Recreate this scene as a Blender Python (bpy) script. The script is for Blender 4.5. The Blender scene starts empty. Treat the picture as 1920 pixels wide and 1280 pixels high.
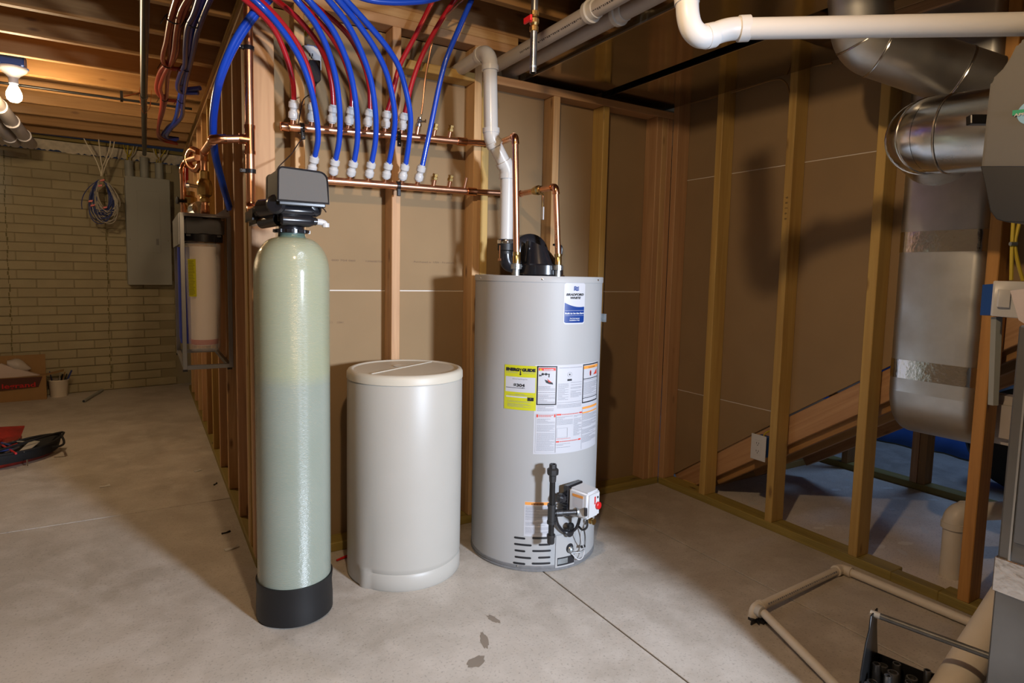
import bpy, bmesh, math, random
from mathutils import Vector, Matrix, Quaternion
random.seed(7)
PI = math.pi
C = bpy.context.scene.collection

# ------------------------------------------------------------------ camera
CAM = Vector((-0.3539, -2.5175, 1.1867))
FWD = Vector((0.512923, 0.854073, -0.086426))
RGT = Vector((0.858046, -0.513116, 0.021671))
UPV = Vector((0.025838, 0.085273, 0.996023))
FPX, PX0, PY0 = 1151.82, 960.0, 611.82
cd = bpy.data.cameras.new('camera')
cam = bpy.data.objects.new('camera', cd)
C.objects.link(cam)
m = Matrix((RGT, UPV, -FWD)).transposed().to_4x4()
m.translation = CAM
cam.matrix_world = m
cd.sensor_width = 36.0
cd.lens = FPX / 1920 * 36
cd.shift_y = (PY0 - 640) / 1920
cd.clip_start = 0.05
bpy.context.scene.camera = cam

# ------------------------------------------------------------------ world, lights, exposure
W = bpy.data.worlds.new('world')
bpy.context.scene.world = W
W.use_nodes = True
W.node_tree.nodes['Background'].inputs[0].default_value = (0.55, 0.65, 1.0, 1)
W.node_tree.nodes['Background'].inputs[1].default_value = 0.012
vs = bpy.context.scene.view_settings
vs.view_transform = 'Standard'
vs.look = 'None'
vs.exposure = 0.0
vs.gamma = 1.0
vs.use_curve_mapping = False


def lamp(name, loc, power, color, radius=0.04, kind='POINT', rot=None, size=None):
    l = bpy.data.lights.new(name, kind)
    l.energy = power
    l.color = color
    if kind == 'POINT':
        l.shadow_soft_size = radius
    if kind == 'AREA':
        l.shape = 'RECTANGLE'
        l.size, l.size_y = size
    o = bpy.data.objects.new(name, l)
    C.objects.link(o)
    o.location = loc
    if rot:
        o.rotation_euler = rot
    return o


# bare ceiling bulb just above the frame, a cooler work light behind on the right, bulb in the left room
lamp('ceiling_bulb_light', (0.0, -1.84, 2.20), 57, (1.0, 0.72, 0.43), 0.03)
wlt = lamp('work_light', (1.20, -3.80, 1.35), 715, (0.74, 0.84, 1.0), 0.07, 'SPOT')
wlt.data.spot_size = math.radians(61)
wlt.data.spot_blend = 0.8
wlt.data.shadow_soft_size = 0.15
wlt.rotation_euler = (Vector((0.27, -0.12, 0.50)) - Vector((1.20, -3.80, 1.35))).to_track_quat('-Z', 'Y').to_euler()
lamp('left_bulb_light', (-0.932, 1.875, 2.035), 33.0, (1.0, 0.72, 0.42), 0.04)
lamp('garage_daylight', (4.0, -0.7, 1.8), 24, (0.35, 0.58, 1.0), 0.25)


# ------------------------------------------------------------------ pixel helpers (a pixel ray meets a real plane / depth)
def ray(u, v):
    return FWD + RGT * ((u - PX0) / FPX) - UPV * ((v - PY0) / FPX)


def at(u, v, x=None, y=None, z=None):
    d = ray(u, v)
    if x is not None:
        t = (x - CAM.x) / d.x
    elif y is not None:
        t = (y - CAM.y) / d.y
    else:
        t = (z - CAM.z) / d.z
    return CAM + d * t


def atd(u, v, dep):
    return CAM + ray(u, v) * dep


# ------------------------------------------------------------------ materials
def newmat(name):
    mt = bpy.data.materials.new(name)
    mt.use_nodes = True
    nt = mt.node_tree
    return mt, nt, nt.nodes['Principled BSDF']


def L(nt, a, b):
    nt.links.new(a, b)


def mixcol(nt, fac, a, b, mode='MIX'):
    n = nt.nodes.new('ShaderNodeMix')
    n.data_type = 'RGBA'
    n.blend_type = mode
    for s, val in ((n.inputs[0], fac), (n.inputs[6], a), (n.inputs[7], b)):
        if hasattr(val, 'is_output') or hasattr(val, 'links'):
            nt.links.new(val, s)
        else:
            s.default_value = val if not isinstance(val, tuple) or len(val) == 4 else (*val, 1)
    return n.outputs[2]


def noise(nt, vec, scale, detail=3, rough=0.5, dist=0.0):
    n = nt.nodes.new('ShaderNodeTexNoise')
    n.inputs['Scale'].default_value = scale
    n.inputs['Detail'].default_value = detail
    n.inputs['Roughness'].default_value = rough
    n.inputs['Distortion'].default_value = dist
    if vec is not None:
        nt.links.new(vec, n.inputs['Vector'])
    return n.outputs[0]


def ramp(nt, fac, stops):
    n = nt.nodes.new('ShaderNodeValToRGB')
    e = n.color_ramp.elements
    while len(e) < len(stops):
        e.new(0.5)
    for i, (p, c) in enumerate(stops):
        e[i].position = p
        e[i].color = (c, c, c, 1) if not isinstance(c, tuple) else (*c, 1)
    nt.links.new(fac, n.inputs[0])
    return n.outputs[0]


def objvec(nt, scale=(1, 1, 1), rnd=True, kind='Object'):
    tc = nt.nodes.new('ShaderNodeTexCoord')
    src = tc.outputs[kind]
    if rnd:
        oi = nt.nodes.new('ShaderNodeObjectInfo')
        mu = nt.nodes.new('ShaderNodeMath')
        mu.operation = 'MULTIPLY'
        mu.inputs[1].default_value = 37.0
        nt.links.new(oi.outputs['Random'], mu.inputs[0])
        ad = nt.nodes.new('ShaderNodeVectorMath')
        ad.operation = 'ADD'
        nt.links.new(src, ad.inputs[0])
        nt.links.new(mu.outputs[0], ad.inputs[1])
        src = ad.outputs[0]
    mp = nt.nodes.new('ShaderNodeMapping')
    mp.inputs['Scale'].default_value = scale
    nt.links.new(src, mp.inputs['Vector'])
    return mp.outputs[0]


def bump(nt, bs, h, strength=0.2, dist=0.002):
    b = nt.nodes.new('ShaderNodeBump')
    b.inputs['Strength'].default_value = strength
    b.inputs['Distance'].default_value = dist
    nt.links.new(h, b.inputs['Height'])
    nt.links.new(b.outputs[0], bs.inputs['Normal'])


def wood(name, base, dark, knot=(0.16, 0.07, 0.025), rough=0.62):
    mt, nt, bs = newmat(name)
    v = objvec(nt, (34, 34, 1.6))
    g = noise(nt, v, 1.0, 5, 0.6, 0.6)
    col = mixcol(nt, ramp(nt, g, [(0.35, 0.0), (0.66, 1.0)]), base, dark)
    v2 = objvec(nt, (6, 6, 0.7))
    g2 = noise(nt, v2, 1.0, 2)
    col = mixcol(nt, ramp(nt, g2, [(0.4, 0.0), (0.7, 0.55)]), col, tuple(min(1, c * 1.25) for c in base))
    v3 = objvec(nt, (11, 11, 3.6))
    vo = nt.nodes.new('ShaderNodeTexVoronoi')
    vo.inputs['Scale'].default_value = 1.0
    nt.links.new(v3, vo.inputs['Vector'])
    col = mixcol(nt, ramp(nt, vo.outputs['Distance'], [(0.05, 0.9), (0.13, 0.0)]), col, knot)
    oi = nt.nodes.new('ShaderNodeObjectInfo')
    col = mixcol(nt, ramp(nt, oi.outputs['Random'], [(0.0, 0.0), (1.0, 0.42)]), col, tuple(c * 0.62 for c in base), 'MIX')
    L(nt, col, bs.inputs['Base Color'])
    bs.inputs['Roughness'].default_value = rough
    bump(nt, bs, g, 0.12, 0.001)
    return mt


def plain(name, col, rough=0.5, metal=0.0, vary=0.0, vscale=6.0, bmp=0.0, bscale=40.0, coat=0.0, rvary=0.0):
    mt, nt, bs = newmat(name)
    bs.inputs['Base Color'].default_value = (*col, 1)
    bs.inputs['Roughness'].default_value = rough
    bs.inputs['Metallic'].default_value = metal
    if coat:
        bs.inputs['Coat Weight'].default_value = coat
        bs.inputs['Coat Roughness'].default_value = 0.08
    if vary:
        v = objvec(nt)
        g = noise(nt, v, vscale, 4)
        c = mixcol(nt, ramp(nt, g, [(0.3, 0.0), (0.72, 1.0)]), col, tuple(max(0, q * (1 - vary)) for q in col))
        L(nt, c, bs.inputs['Base Color'])
        if rvary:
            r = ramp(nt, g, [(0.3, max(0.02, rough - rvary)), (0.7, rough + rvary)])
            L(nt, r, bs.inputs['Roughness'])
    if bmp:
        v = objvec(nt)
        g = noise(nt, v, bscale, 3)
        bump(nt, bs, g, bmp, 0.002)
    return mt


def concrete(name, a, b, c, spots=False):
    mt, nt, bs = newmat(name)
    v = objvec(nt, rnd=False)
    g1 = noise(nt, v, 1.7, 8, 0.68, 0.5)
    g2 = noise(nt, v, 7.0, 6, 0.65, 0.2)
    g3 = noise(nt, v, 120.0, 2)
    col = mixcol(nt, ramp(nt, g1, [(0.36, 0.0), (0.66, 1.0)]), a, b)
    col = mixcol(nt, ramp(nt, g2, [(0.45, 0.0), (0.75, 0.75)]), col, c)
    col = mixcol(nt, ramp(nt, g3, [(0.30, 0.35), (0.42, 0.0)]), col, (0.10, 0.085, 0.07))
    if spots:
        g4 = noise(nt, v, 9.0, 1, 0.4, 0.5)
        col = mixcol(nt, ramp(nt, g4, [(0.70, 0.0), (0.715, 0.85)]), col, (0.75, 0.72, 0.68))
    L(nt, col, bs.inputs['Base Color'])
    L(nt, ramp(nt, g2, [(0.3, 0.42), (0.7, 0.62)]), bs.inputs['Roughness'])
    bump(nt, bs, g2, 0.10, 0.003)
    return mt


M = {}
M['pine'] = wood('pine', (0.63, 0.40, 0.19), (0.42, 0.22, 0.085))
M['fir'] = wood('fir', (0.56, 0.33, 0.165), (0.38, 0.19, 0.085))
M['orange_pine'] = wood('orange_pine', (0.52, 0.25, 0.06), (0.30, 0.13, 0.03))
M['yellow_pine'] = wood('yellow_pine', (0.55, 0.36, 0.11), (0.36, 0.20, 0.05))
M['treated'] = wood('treated', (0.35, 0.26, 0.065), (0.19, 0.145, 0.035), (0.08, 0.05, 0.02))
M['joist'] = wood('joist', (0.40, 0.215, 0.075), (0.27, 0.13, 0.04))
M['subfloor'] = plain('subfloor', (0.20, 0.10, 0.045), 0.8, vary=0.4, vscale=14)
M['lvl'] = wood('lvl', (0.48, 0.28, 0.13), (0.33, 0.17, 0.07))
M['board'] = plain('board', (0.300, 0.198, 0.100), 0.85, vary=0.12, vscale=3, bmp=0.05, bscale=200)
M['board_edge'] = plain('board_edge', (0.75, 0.68, 0.60), 0.8)
M['floor'] = concrete('floor_concrete', (0.54, 0.490, 0.43), (0.38, 0.335, 0.28), (0.62, 0.57, 0.51))
M['dusty'] = concrete('dusty_concrete', (0.84, 0.76, 0.68), (0.68, 0.62, 0.56), (0.90, 0.83, 0.76), True)
M['joint'] = plain('joint', (0.06, 0.045, 0.03), 0.9)
M['brick'] = plain('painted_brick', (0.40, 0.345, 0.215), 0.75, vary=0.15, vscale=5, bmp=0.35, bscale=60)
M['mortar'] = plain('mortar', (0.30, 0.255, 0.15), 0.85, bmp=0.2, bscale=50)
M['shell'] = plain('shell_concrete', (0.62, 0.60, 0.57), 0.8, vary=0.1)
M['foam'] = plain('sill_foam', (0.62, 0.56, 0.45), 0.8, vary=0.3, vscale=30, bmp=0.5)
M['copper'] = plain('copper', (0.90, 0.47, 0.29), 0.30, 1.0, vary=0.22, vscale=9, rvary=0.07)
M['copper_fit'] = plain('copper_fitting', (0.86, 0.40, 0.21), 0.20, 1.0, vary=0.3, vscale=25)
M['brass'] = plain('brass', (0.72, 0.50, 0.20), 0.28, 1.0, vary=0.25, vscale=30)
M['chrome'] = plain('chrome', (0.75, 0.75, 0.74), 0.15, 1.0)
M['zinc'] = plain('zinc', (0.50, 0.55, 0.58), 0.35, 0.9, vary=0.3, vscale=60)
M['galv'] = plain('galvanized', (0.74, 0.74, 0.73), 0.22, 1.0, vary=0.25, vscale=7, rvary=0.06)
M['galv_dull'] = plain('galvanized_dull', (0.60, 0.60, 0.59), 0.42, 1.0, vary=0.2, vscale=9, rvary=0.08)
M['duct'] = plain('duct_sheet', (0.46, 0.41, 0.32), 0.13, 1.0, vary=0.25, vscale=4, rvary=0.05)
M['foil'] = plain('foil_tape', (0.60, 0.58, 0.56), 0.16, 1.0, bmp=0.6, bscale=45)
M['pvc'] = plain('pvc', (0.60, 0.585, 0.56), 0.28, vary=0.06, coat=0.2)
M['pvc_front'] = plain('pvc_front', (0.66, 0.655, 0.65), 0.38, vary=0.05)
M['pvc_old'] = plain('pvc_old', (0.74, 0.67, 0.57), 0.42, vary=0.12)
M['pvc_grey'] = plain('pvc_overhead', (0.46, 0.42, 0.39), 0.38, vary=0.08)
M['pex_blue'] = plain('pex_blue', (0.008, 0.060, 0.52), 0.28, coat=0.25)
M['pex_red'] = plain('pex_red', (0.42, 0.012, 0.022), 0.30, coat=0.25)
M['pex_navy'] = plain('pex_navy', (0.025, 0.035, 0.22), 0.26, coat=0.3)
M['pex_maroon'] = plain('pex_maroon', (0.30, 0.035, 0.025), 0.28, coat=0.3)
M['white_plastic'] = plain('white_plastic', (0.56, 0.56, 0.57), 0.32)
M['black_plastic'] = plain('black_plastic', (0.012, 0.012, 0.015), 0.24, coat=0.3)
M['rubber'] = plain('rubber', (0.008, 0.008, 0.009), 0.5, vary=0.3, bmp=0.1)
M['grey_plastic'] = plain('grey_plastic', (0.085, 0.08, 0.075), 0.7, bmp=0.15, bscale=300)
M['frame_steel'] = plain('frame_steel', (0.30, 0.30, 0.30), 0.4, 0.9, vary=0.2)
M['hum_grey'] = plain('humidifier_grey', (0.115, 0.112, 0.106), 0.55, bmp=0.1, bscale=200)
M['iron'] = plain('black_iron', (0.035, 0.034, 0.034), 0.34, 0.6, vary=0.3, vscale=30)
M['cast'] = plain('cast_iron', (0.06, 0.06, 0.062), 0.42, 0.7, bmp=0.4, bscale=120)
M['steel'] = plain('steel_pipe', (0.30, 0.30, 0.30), 0.3, 0.9, vary=0.5, vscale=30)
M['heater'] = plain('heater_jacket', (0.375, 0.37, 0.365), 0.52, vary=0.04, vscale=3)
M['heater_dark'] = plain('heater_base', (0.20, 0.20, 0.205), 0.45, vary=0.2, vscale=60)
M['brine'] = plain('brine_plastic', (0.44, 0.415, 0.37), 0.42, vary=0.04, bmp=0.08, bscale=350)
M['lid'] = plain('brine_lid', (0.55, 0.50, 0.41), 0.45, bmp=0.12, bscale=350)
M['label_white'] = plain('label_white', (0.50, 0.50, 0.53), 0.45)
M['label_yellow'] = plain('label_yellow', (0.50, 0.49, 0.01), 0.5)
M['label_blue'] = plain('label_blue', (0.005, 0.035, 0.20), 0.35)
M['label_orange'] = plain('label_orange', (0.75, 0.30, 0.06), 0.5)
M['label_red'] = plain('label_red', (0.62, 0.05, 0.03), 0.5)
M['ink'] = plain('ink', (0.012, 0.012, 0.015), 0.5)
M['ink_grey'] = plain('ink_grey', (0.25, 0.25, 0.28), 0.6)
M['ink_red'] = plain('ink_red', (0.55, 0.15, 0.13), 0.6)
M['print_brown'] = plain('board_print', (0.16, 0.10, 0.06), 0.8)
M['panel_grey'] = plain('panel_grey', (0.30, 0.31, 0.285), 0.5)
M['cable_yellow'] = plain('cable_yellow', (0.50, 0.38, 0.03), 0.5)
M['cable_tan'] = plain('cable_tan', (0.30, 0.17, 0.06), 0.55)
M['cable_pale'] = plain('cable_pale', (0.70, 0.64, 0.52), 0.45)
M['cable_white'] = plain('cable_white', (0.45, 0.42, 0.36), 0.5)
M['cable_blue'] = plain('cable_blue', (0.03, 0.05, 0.20), 0.5)
M['box_blue'] = plain('box_blue', (0.01, 0.07, 0.30), 0.5)
M['red_plastic'] = plain('red_plastic', (0.55, 0.01, 0.012), 0.4)
M['red_tool'] = plain('red_tool', (0.30, 0.02, 0.01), 0.45, vary=0.5, vscale=18)
M['cardboard'] = plain('cardboard', (0.33, 0.19, 0.075), 0.8, vary=0.15)
M['cardboard_dark'] = plain('cardboard_print', (0.075, 0.022, 0.012), 0.7)
M['styro'] = plain('styrofoam', (0.55, 0.45, 0.41), 0.7, bmp=0.2)
M['plastic_bag'] = plain('plastic_bag', (0.55, 0.50, 0.47), 0.3, bmp=0.5, bscale=20)
M['bag_black'] = plain('bag_black', (0.006, 0.006, 0.007), 0.75)
M['blue_tarp'] = plain('blue_tarp', (0.06, 0.17, 0.55), 0.5, vary=0.25, vscale=2, bmp=0.4, bscale=5)
M['pale_blue'] = plain('pale_blue_band', (0.30, 0.40, 0.62), 0.5)
M['paper'] = plain('paper', (0.52, 0.47, 0.48), 0.6, bmp=0.2)
M['sticker_blue'] = plain('sticker_blue', (0.25, 0.50, 0.72), 0.4)
M['sticker_green'] = plain('sticker_green', (0.01, 0.33, 0.18), 0.4)
M['furnace'] = plain('furnace_steel', (0.22, 0.225, 0.23), 0.36, 0.7, vary=0.25, vscale=5, rvary=0.06)
M['label_tag'] = plain('filter_label', (0.55, 0.52, 0.01), 0.5)
M['cartridge'] = plain('filter_cartridge', (0.82, 0.72, 0.65), 0.6)
M['cartridge_ring'] = plain('cartridge_ring', (0.45, 0.05, 0.02), 0.5)
M['filter_blue'] = plain('filter_blue', (0.01, 0.03, 0.40), 0.35)

mt, nt, bs = newmat('fiberglass')          # wound pale green tank
v = objvec(nt, (1, 1, 1), False)
w1 = nt.nodes.new('ShaderNodeTexWave')
w1.bands_direction = 'Z'
w1.inputs['Scale'].default_value = 120
w1.inputs['Distortion'].default_value = 3.0
w1.inputs['Detail'].default_value = 3
nt.links.new(v, w1.inputs['Vector'])
g = noise(nt, v, 5, 5)
sx = nt.nodes.new('ShaderNodeSeparateXYZ')
nt.links.new(v, sx.inputs[0])
gz = ramp(nt, sx.outputs[2], [(0.80, 0.0), (0.845, 1.0)])
col = mixcol(nt, gz, (0.27, 0.305, 0.25), (0.325, 0.345, 0.225))
col = mixcol(nt, ramp(nt, sx.outputs[2], [(0.0, 0.0), (1.0, 0.0)]), col, col)
col = mixcol(nt, ramp(nt, g, [(0.35, 0.0), (0.75, 0.35)]), col, (0.35, 0.37, 0.32))
L(nt, col, bs.inputs['Base Color'])
bs.inputs['Roughness'].default_value = 0.24
bs.inputs['Coat Weight'].default_value = 0.5
bs.inputs['Coat Roughness'].default_value = 0.12
bump(nt, bs, w1.outputs[1], 0.5, 0.0010)
M['fiberglass'] = mt
M['neck'] = plain('tank_neck', (0.10, 0.15, 0.12), 0.35)

mt, nt, bs = newmat('clear_plastic')
bs.inputs['Base Color'].default_value = (0.9, 0.88, 0.85, 1)
bs.inputs['Roughness'].default_value = 0.06
bs.inputs['Alpha'].default_value = 0.16
bs.inputs['IOR'].default_value = 1.45
M['clear'] = mt
mt, nt, bs = newmat('bulb_glow')
bs.inputs['Emission Color'].default_value = (1.0, 0.85, 0.62, 1)
bs.inputs['Emission Strength'].default_value = 9.0
bs.inputs['Base Color'].default_value = (1, 1, 1, 1)
M['bulb'] = mt


# ------------------------------------------------------------------ mesh builder
class MB:
    def __init__(s):
        s.v = []
        s.f = []

    def add(s, vs_, fs):
        o = len(s.v)
        s.v += [Vector(p) for p in vs_]
        s.f += [tuple(i + o for i in f) for f in fs]
        return s

    def box(s, a, b):
        x0, y0, z0 = (min(a[i], b[i]) for i in range(3))
        x1, y1, z1 = (max(a[i], b[i]) for i in range(3))
        return s.add([(x0, y0, z0), (x1, y0, z0), (x1, y1, z0), (x0, y1, z0), (x0, y0, z1), (x1, y0, z1), (x1, y1, z1), (x0, y1, z1)],
                     [(0, 3, 2, 1), (4, 5, 6, 7), (0, 1, 5, 4), (1, 2, 6, 5), (2, 3, 7, 6), (3, 0, 4, 7)])

    def obox(s, c, ax, ay, az):      # oriented box, half-extent vectors
        c, ax, ay, az = Vector(c), Vector(ax), Vector(ay), Vector(az)
        p = [c + i * ax + j * ay + k * az for k in (-1, 1) for j in (-1, 1) for i in (-1, 1)]
        return s.add(p, [(0, 2, 3, 1), (4, 5, 7, 6), (0, 1, 5, 4), (1, 3, 7, 5), (3, 2, 6, 7), (2, 0, 4, 6)])

    def prism(s, poly, d):
        n = len(poly)
        p = [Vector(q) for q in poly]
        d = Vector(d)
        return s.add(p + [q + d for q in p], [tuple(range(n))[::-1], tuple(range(n, 2 * n))] +
                     [(i, (i + 1) % n, n + (i + 1) % n, n + i) for i in range(n)])

    def tube(s, pts, r, n=12, cap=True):
        pts = [Vector(p) for p in pts]
        rs = r if isinstance(r, (list, tuple)) else [r] * len(pts)
        k = len(pts)
        tan = []
        for i in range(k):
            a = pts[max(0, i - 1)]
            b = pts[min(k - 1, i + 1)]
            t = (b - a)
            tan.append(t.normalized() if t.length > 1e-9 else (tan[-1] if tan else Vector((0, 0, 1))))
        ref = Vector((0, 0, 1)) if abs(tan[0].z) < 0.9 else Vector((1, 0, 0))
        nrm = tan[0].cross(ref).normalized()
        vs_, fs = [], []
        for i in range(k):
            if i:
                q = tan[i - 1].rotation_difference(tan[i])
                nrm = (q @ nrm).normalized()
            bn = tan[i].cross(nrm)
            for j in range(n):
                a = 2 * PI * j / n
                vs_.append(pts[i] + (nrm * math.cos(a) + bn * math.sin(a)) * rs[i])
        for i in range(k - 1):
            for j in range(n):
                a, b = i * n + j, i * n + (j + 1) % n
                fs.append((a, b, b + n, a + n))
        if cap:
            fs.append(tuple(range(n))[::-1])
            fs.append(tuple(range((k - 1) * n, k * n)))
        return s.add(vs_, fs)

    def lathe(s, c, prof, n=32, axis=(0, 0, 1)):
        c = Vector(c)
        q = Vector((0, 0, 1)).rotation_difference(Vector(axis).normalized())
        vs_, fs = [], []
        for (r, z) in prof:
            for j in range(n):
                a = 2 * PI * j / n
                vs_.append(c + q @ Vector((max(r, 1e-5) * math.cos(a), max(r, 1e-5) * math.sin(a), z)))
        for i in range(len(prof) - 1):
            for j in range(n):
                a, b = i * n + j, i * n + (j + 1) % n
                fs.append((a, b, b + n, a + n))
        if prof[0][0] > 1e-4:
            fs.append(tuple(range(n))[::-1])
        if prof[-1][0] > 1e-4:
            k = len(prof) - 1
            fs.append(tuple(range(k * n, (k + 1) * n)))
        return s.add(vs_, fs)

    def build(s, name, mat, parent=None, smooth=35, bevel=0.0, seg=1):
        me = bpy.data.meshes.new(name)
        off = parent_world(parent)
        me.from_pydata([p - off for p in s.v], [], s.f)
        bm = bmesh.new()
        bm.from_mesh(me)
        bmesh.ops.remove_doubles(bm, verts=bm.verts, dist=1e-6)
        if bevel:
            es = [e for e in bm.edges if len(e.link_faces) == 2 and e.calc_face_angle(0) > 0.6]
            bmesh.ops.bevel(bm, geom=es, offset=bevel, segments=seg, affect='EDGES', clamp_overlap=True)
        bmesh.ops.recalc_face_normals(bm, faces=bm.faces)
        if smooth:
            for fc in bm.faces:
                fc.smooth = True
            th = math.radians(smooth)
            for e in bm.edges:
                if len(e.link_faces) == 2 and e.calc_face_angle(0) > th:
                    e.smooth = False
        bm.to_mesh(me)
        bm.free()
        me.materials.append(mat)
        o = bpy.data.objects.new(name, me)
        C.objects.link(o)
        if parent:
            o.parent = parent
        return o


def parent_world(p):
    off = Vector((0, 0, 0))
    while p is not None:
        off += Vector(p.location)
        p = p.parent
    return off


def tag(o, label=None, cat=None, group=None, kind=None):
    if label:
        o['label'] = label
    if cat:
        o['category'] = cat
    if group:
        o['group'] = group
    if kind:
        o['kind'] = kind
    return o


def thing(name, label, cat, loc=(0, 0, 0), group=None):
    o = bpy.data.objects.new(name, None)
    o.empty_display_size = 0.05
    C.objects.link(o)
    o.location = loc
    return tag(o, label, cat, group)


def struct(name, loc=(0, 0, 0), label=None, cat=None):
    o = bpy.data.objects.new(name, None)
    o.empty_display_size = 0.05
    C.objects.link(o)
    o.location = loc
    return tag(o, label, cat, kind='structure')


def spline(ctrl, n=8):
    p = [Vector(c) for c in ctrl]
    p = [p[0] * 2 - p[1]] + p + [p[-1] * 2 - p[-2]]
    out = []
    for i in range(1, len(p) - 2):
        for k in range(n):
            t = k / n
            a, b, c, d = p[i - 1], p[i], p[i + 1], p[i + 2]
            out.append(0.5 * ((2 * b) + (c - a) * t + (2 * a - 5 * b + 4 * c - d) * t * t + (3 * b - a - 3 * c + d) * t ** 3))
    out.append(p[-2])
    return out


def arc_corner(a, b, c, rad, n=7):
    a, b, c = Vector(a), Vector(b), Vector(c)
    d1, d2 = (a - b).normalized(), (c - b).normalized()
    ang = d1.angle(d2)
    if ang > PI - 0.02:
        return [b]
    t = rad / math.tan(ang / 2)
    t = min(t, (a - b).length * 0.49, (c - b).length * 0.49)
    rad = t * math.tan(ang / 2)
    cen = b + (d1 + d2).normalized() * (rad / math.sin(ang / 2))
    p, q = b + d1 * t - cen, b + d2 * t - cen
    sw = p.angle(q)
    ax = p.cross(q).normalized()
    return [cen + Quaternion(ax, sw * k / n) @ p for k in range(n + 1)]


def pipe_run(pts, r, mat, parent, fmat=None, bend=1.6, fr=1.16, name='pipe', fit='elbow', ext=1.0, n=16, collar=True):
    """straight pipe sections as one part, an elbow fitting part at each inner corner"""
    pts = [Vector(p) for p in pts]
    path = [pts[0]]
    fits = []
    for i in range(1, len(pts) - 1):
        arc = arc_corner(pts[i - 1], pts[i], pts[i + 1], r * bend)
        path += arc
        if len(arc) > 1:
            d0 = (pts[i - 1] - arc[0]).normalized()
            d1 = (pts[i + 1] - arc[-1]).normalized()
            fits.append((arc, d0, d1))
    path.append(pts[-1])
    o = MB().tube(path, r, n).build(name, mat, parent)
    for arc, d0, d1 in fits:
        p = [arc[0] + d0 * r * ext] + arc + [arc[-1] + d1 * r * ext]
        mb = MB().tube(p, r * fr, n)
        if collar:
            for e, d in ((p[0], d0), (p[-1], d1)):
                mb.tube([e - d * r * 0.55, e + d * r * 0.12], r * fr * 1.09, n)
        mb.build(fit, fmat or mat, parent)
    return o


_lum = {}


def lumber(name, p0, p1, w, t, wdir, mat, parent):
    """board from p0 to p1 (centre line); w measured along wdir, t across; grain runs along it"""
    p0, p1 = Vector(p0), Vector(p1)
    d = p1 - p0
    ln = d.length
    key = (round(w, 4), round(t, 4), round(ln, 3), mat.name)
    if key not in _lum:
        me = bpy.data.meshes.new(name)
        bm = bmesh.new()
        bmesh.ops.create_cube(bm, size=1.0)
        for v_ in bm.verts:
            v_.co = Vector((v_.co.x * w, v_.co.y * t, v_.co.z * ln))
        bmesh.ops.bevel(bm, geom=list(bm.edges), offset=0.0025, segments=1, affect='EDGES')
        bm.to_mesh(me)
        bm.free()
        me.materials.append(mat)
        _lum[key] = me
    z = d.normalized()
    x = Vector(wdir)
    x = (x - z * x.dot(z)).normalized()
    y = z.cross(x)
    mtx = Matrix((x, y, z)).transposed().to_4x4()
    mtx.translation = (p0 + p1) / 2 - parent_world(parent)
    o = bpy.data.objects.new(name, _lum[key])
    C.objects.link(o)
    if parent:
        o.parent = parent
    o.matrix_local = mtx
    return o


def stud(parent, x0, x1, y0, y1, z0, z1, mat, name='stud'):
    """upright with given footprint"""
    return lumber(name, ((x0 + x1) / 2, (y0 + y1) / 2, z0), ((x0 + x1) / 2, (y0 + y1) / 2, z1), x1 - x0, y1 - y0, (1, 0, 0), mat, parent)


def text_geo(body, size, bold=0.0, shear=0.0):
    cu = bpy.data.curves.new('t', 'FONT')
    cu.body = body
    cu.size = size
    cu.offset = bold
    cu.shear = shear
    cu.resolution_u = 3
    o = bpy.data.objects.new('t', cu)
    C.objects.link(o)
    dg = bpy.context.evaluated_depsgraph_get()
    me = bpy.data.meshes.new_from_object(o.evaluated_get(dg))
    vs_ = [tuple(v_.co) for v_ in me.vertices]
    fs = [tuple(p.vertices) for p in me.polygons]
    bpy.data.objects.remove(o)
    bpy.data.curves.remove(cu)
    bpy.data.meshes.remove(me)
    if vs_:
        mx = min(v_[0] for v_ in vs_)
        xx = max(v_[0] for v_ in vs_)
        vs_ = [(v_[0] - mx, v_[1], 0) for v_ in vs_]
        return vs_, fs, xx - mx
    return [], [], 0


def flat_text(body, size, org, ux, uy, mat, parent, name='lettering', width=None, center=False, off=0.0006, bold=0.0, shear=0.0):
    """text lying on a plane: org = lower left, ux right, uy up"""
    vs_, fs, wd = text_geo(body, size, bold, shear)
    ux, uy = Vector(ux).normalized(), Vector(uy).normalized()
    nz = ux.cross(uy) * off
    k = width / wd if width else 1.0
    sh = -wd * k / 2 if center else 0
    mb = MB().add([Vector(org) + ux * (a * k + sh) + uy * b + nz for a, b, _ in vs_], fs)
    me_o = mb.build(name, mat, parent, smooth=0)
    return me_o

# ================================================================== SETTING
XR = 2.161          # room face of the right stud wall
ST = 0.038
SW = 0.089
H_TOP = 2.266       # underside of the joists

# floor: saw-cut slabs
fl = struct('floor')
xs = [-3.6, 0.99, 1.70, 2.25]
MB().box((-3.6, -4.6, -0.10), (5.2, 5.0, -0.012)).build('slab_base', M['joint'], fl)


def slab(x0, x1, y0, y1, mat=M['floor']):
    MB().box((x0, y0, -0.012), (x1, y1, 0)).build('slab', mat, fl, bevel=0.0015)


g_ = 0.0030
jy = 0.86
slab(-3.6, 0.99 - g_, -4.6, jy - 0.004)
slab(-3.6, 0.99 - g_, jy + 0.002, 5.0)
slab(0.99 + g_, 1.685 - g_, -4.6, 1.2)
slab(1.685 + g_, 2.25, -4.6, 1.2)
slab(0.99 + g_, 2.25, 1.2, 5.0)
slab(2.25, 3.42, -4.6, 5.0, M['dusty'])
slab(3.42, 5.2, -4.6, 5.0)


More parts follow.
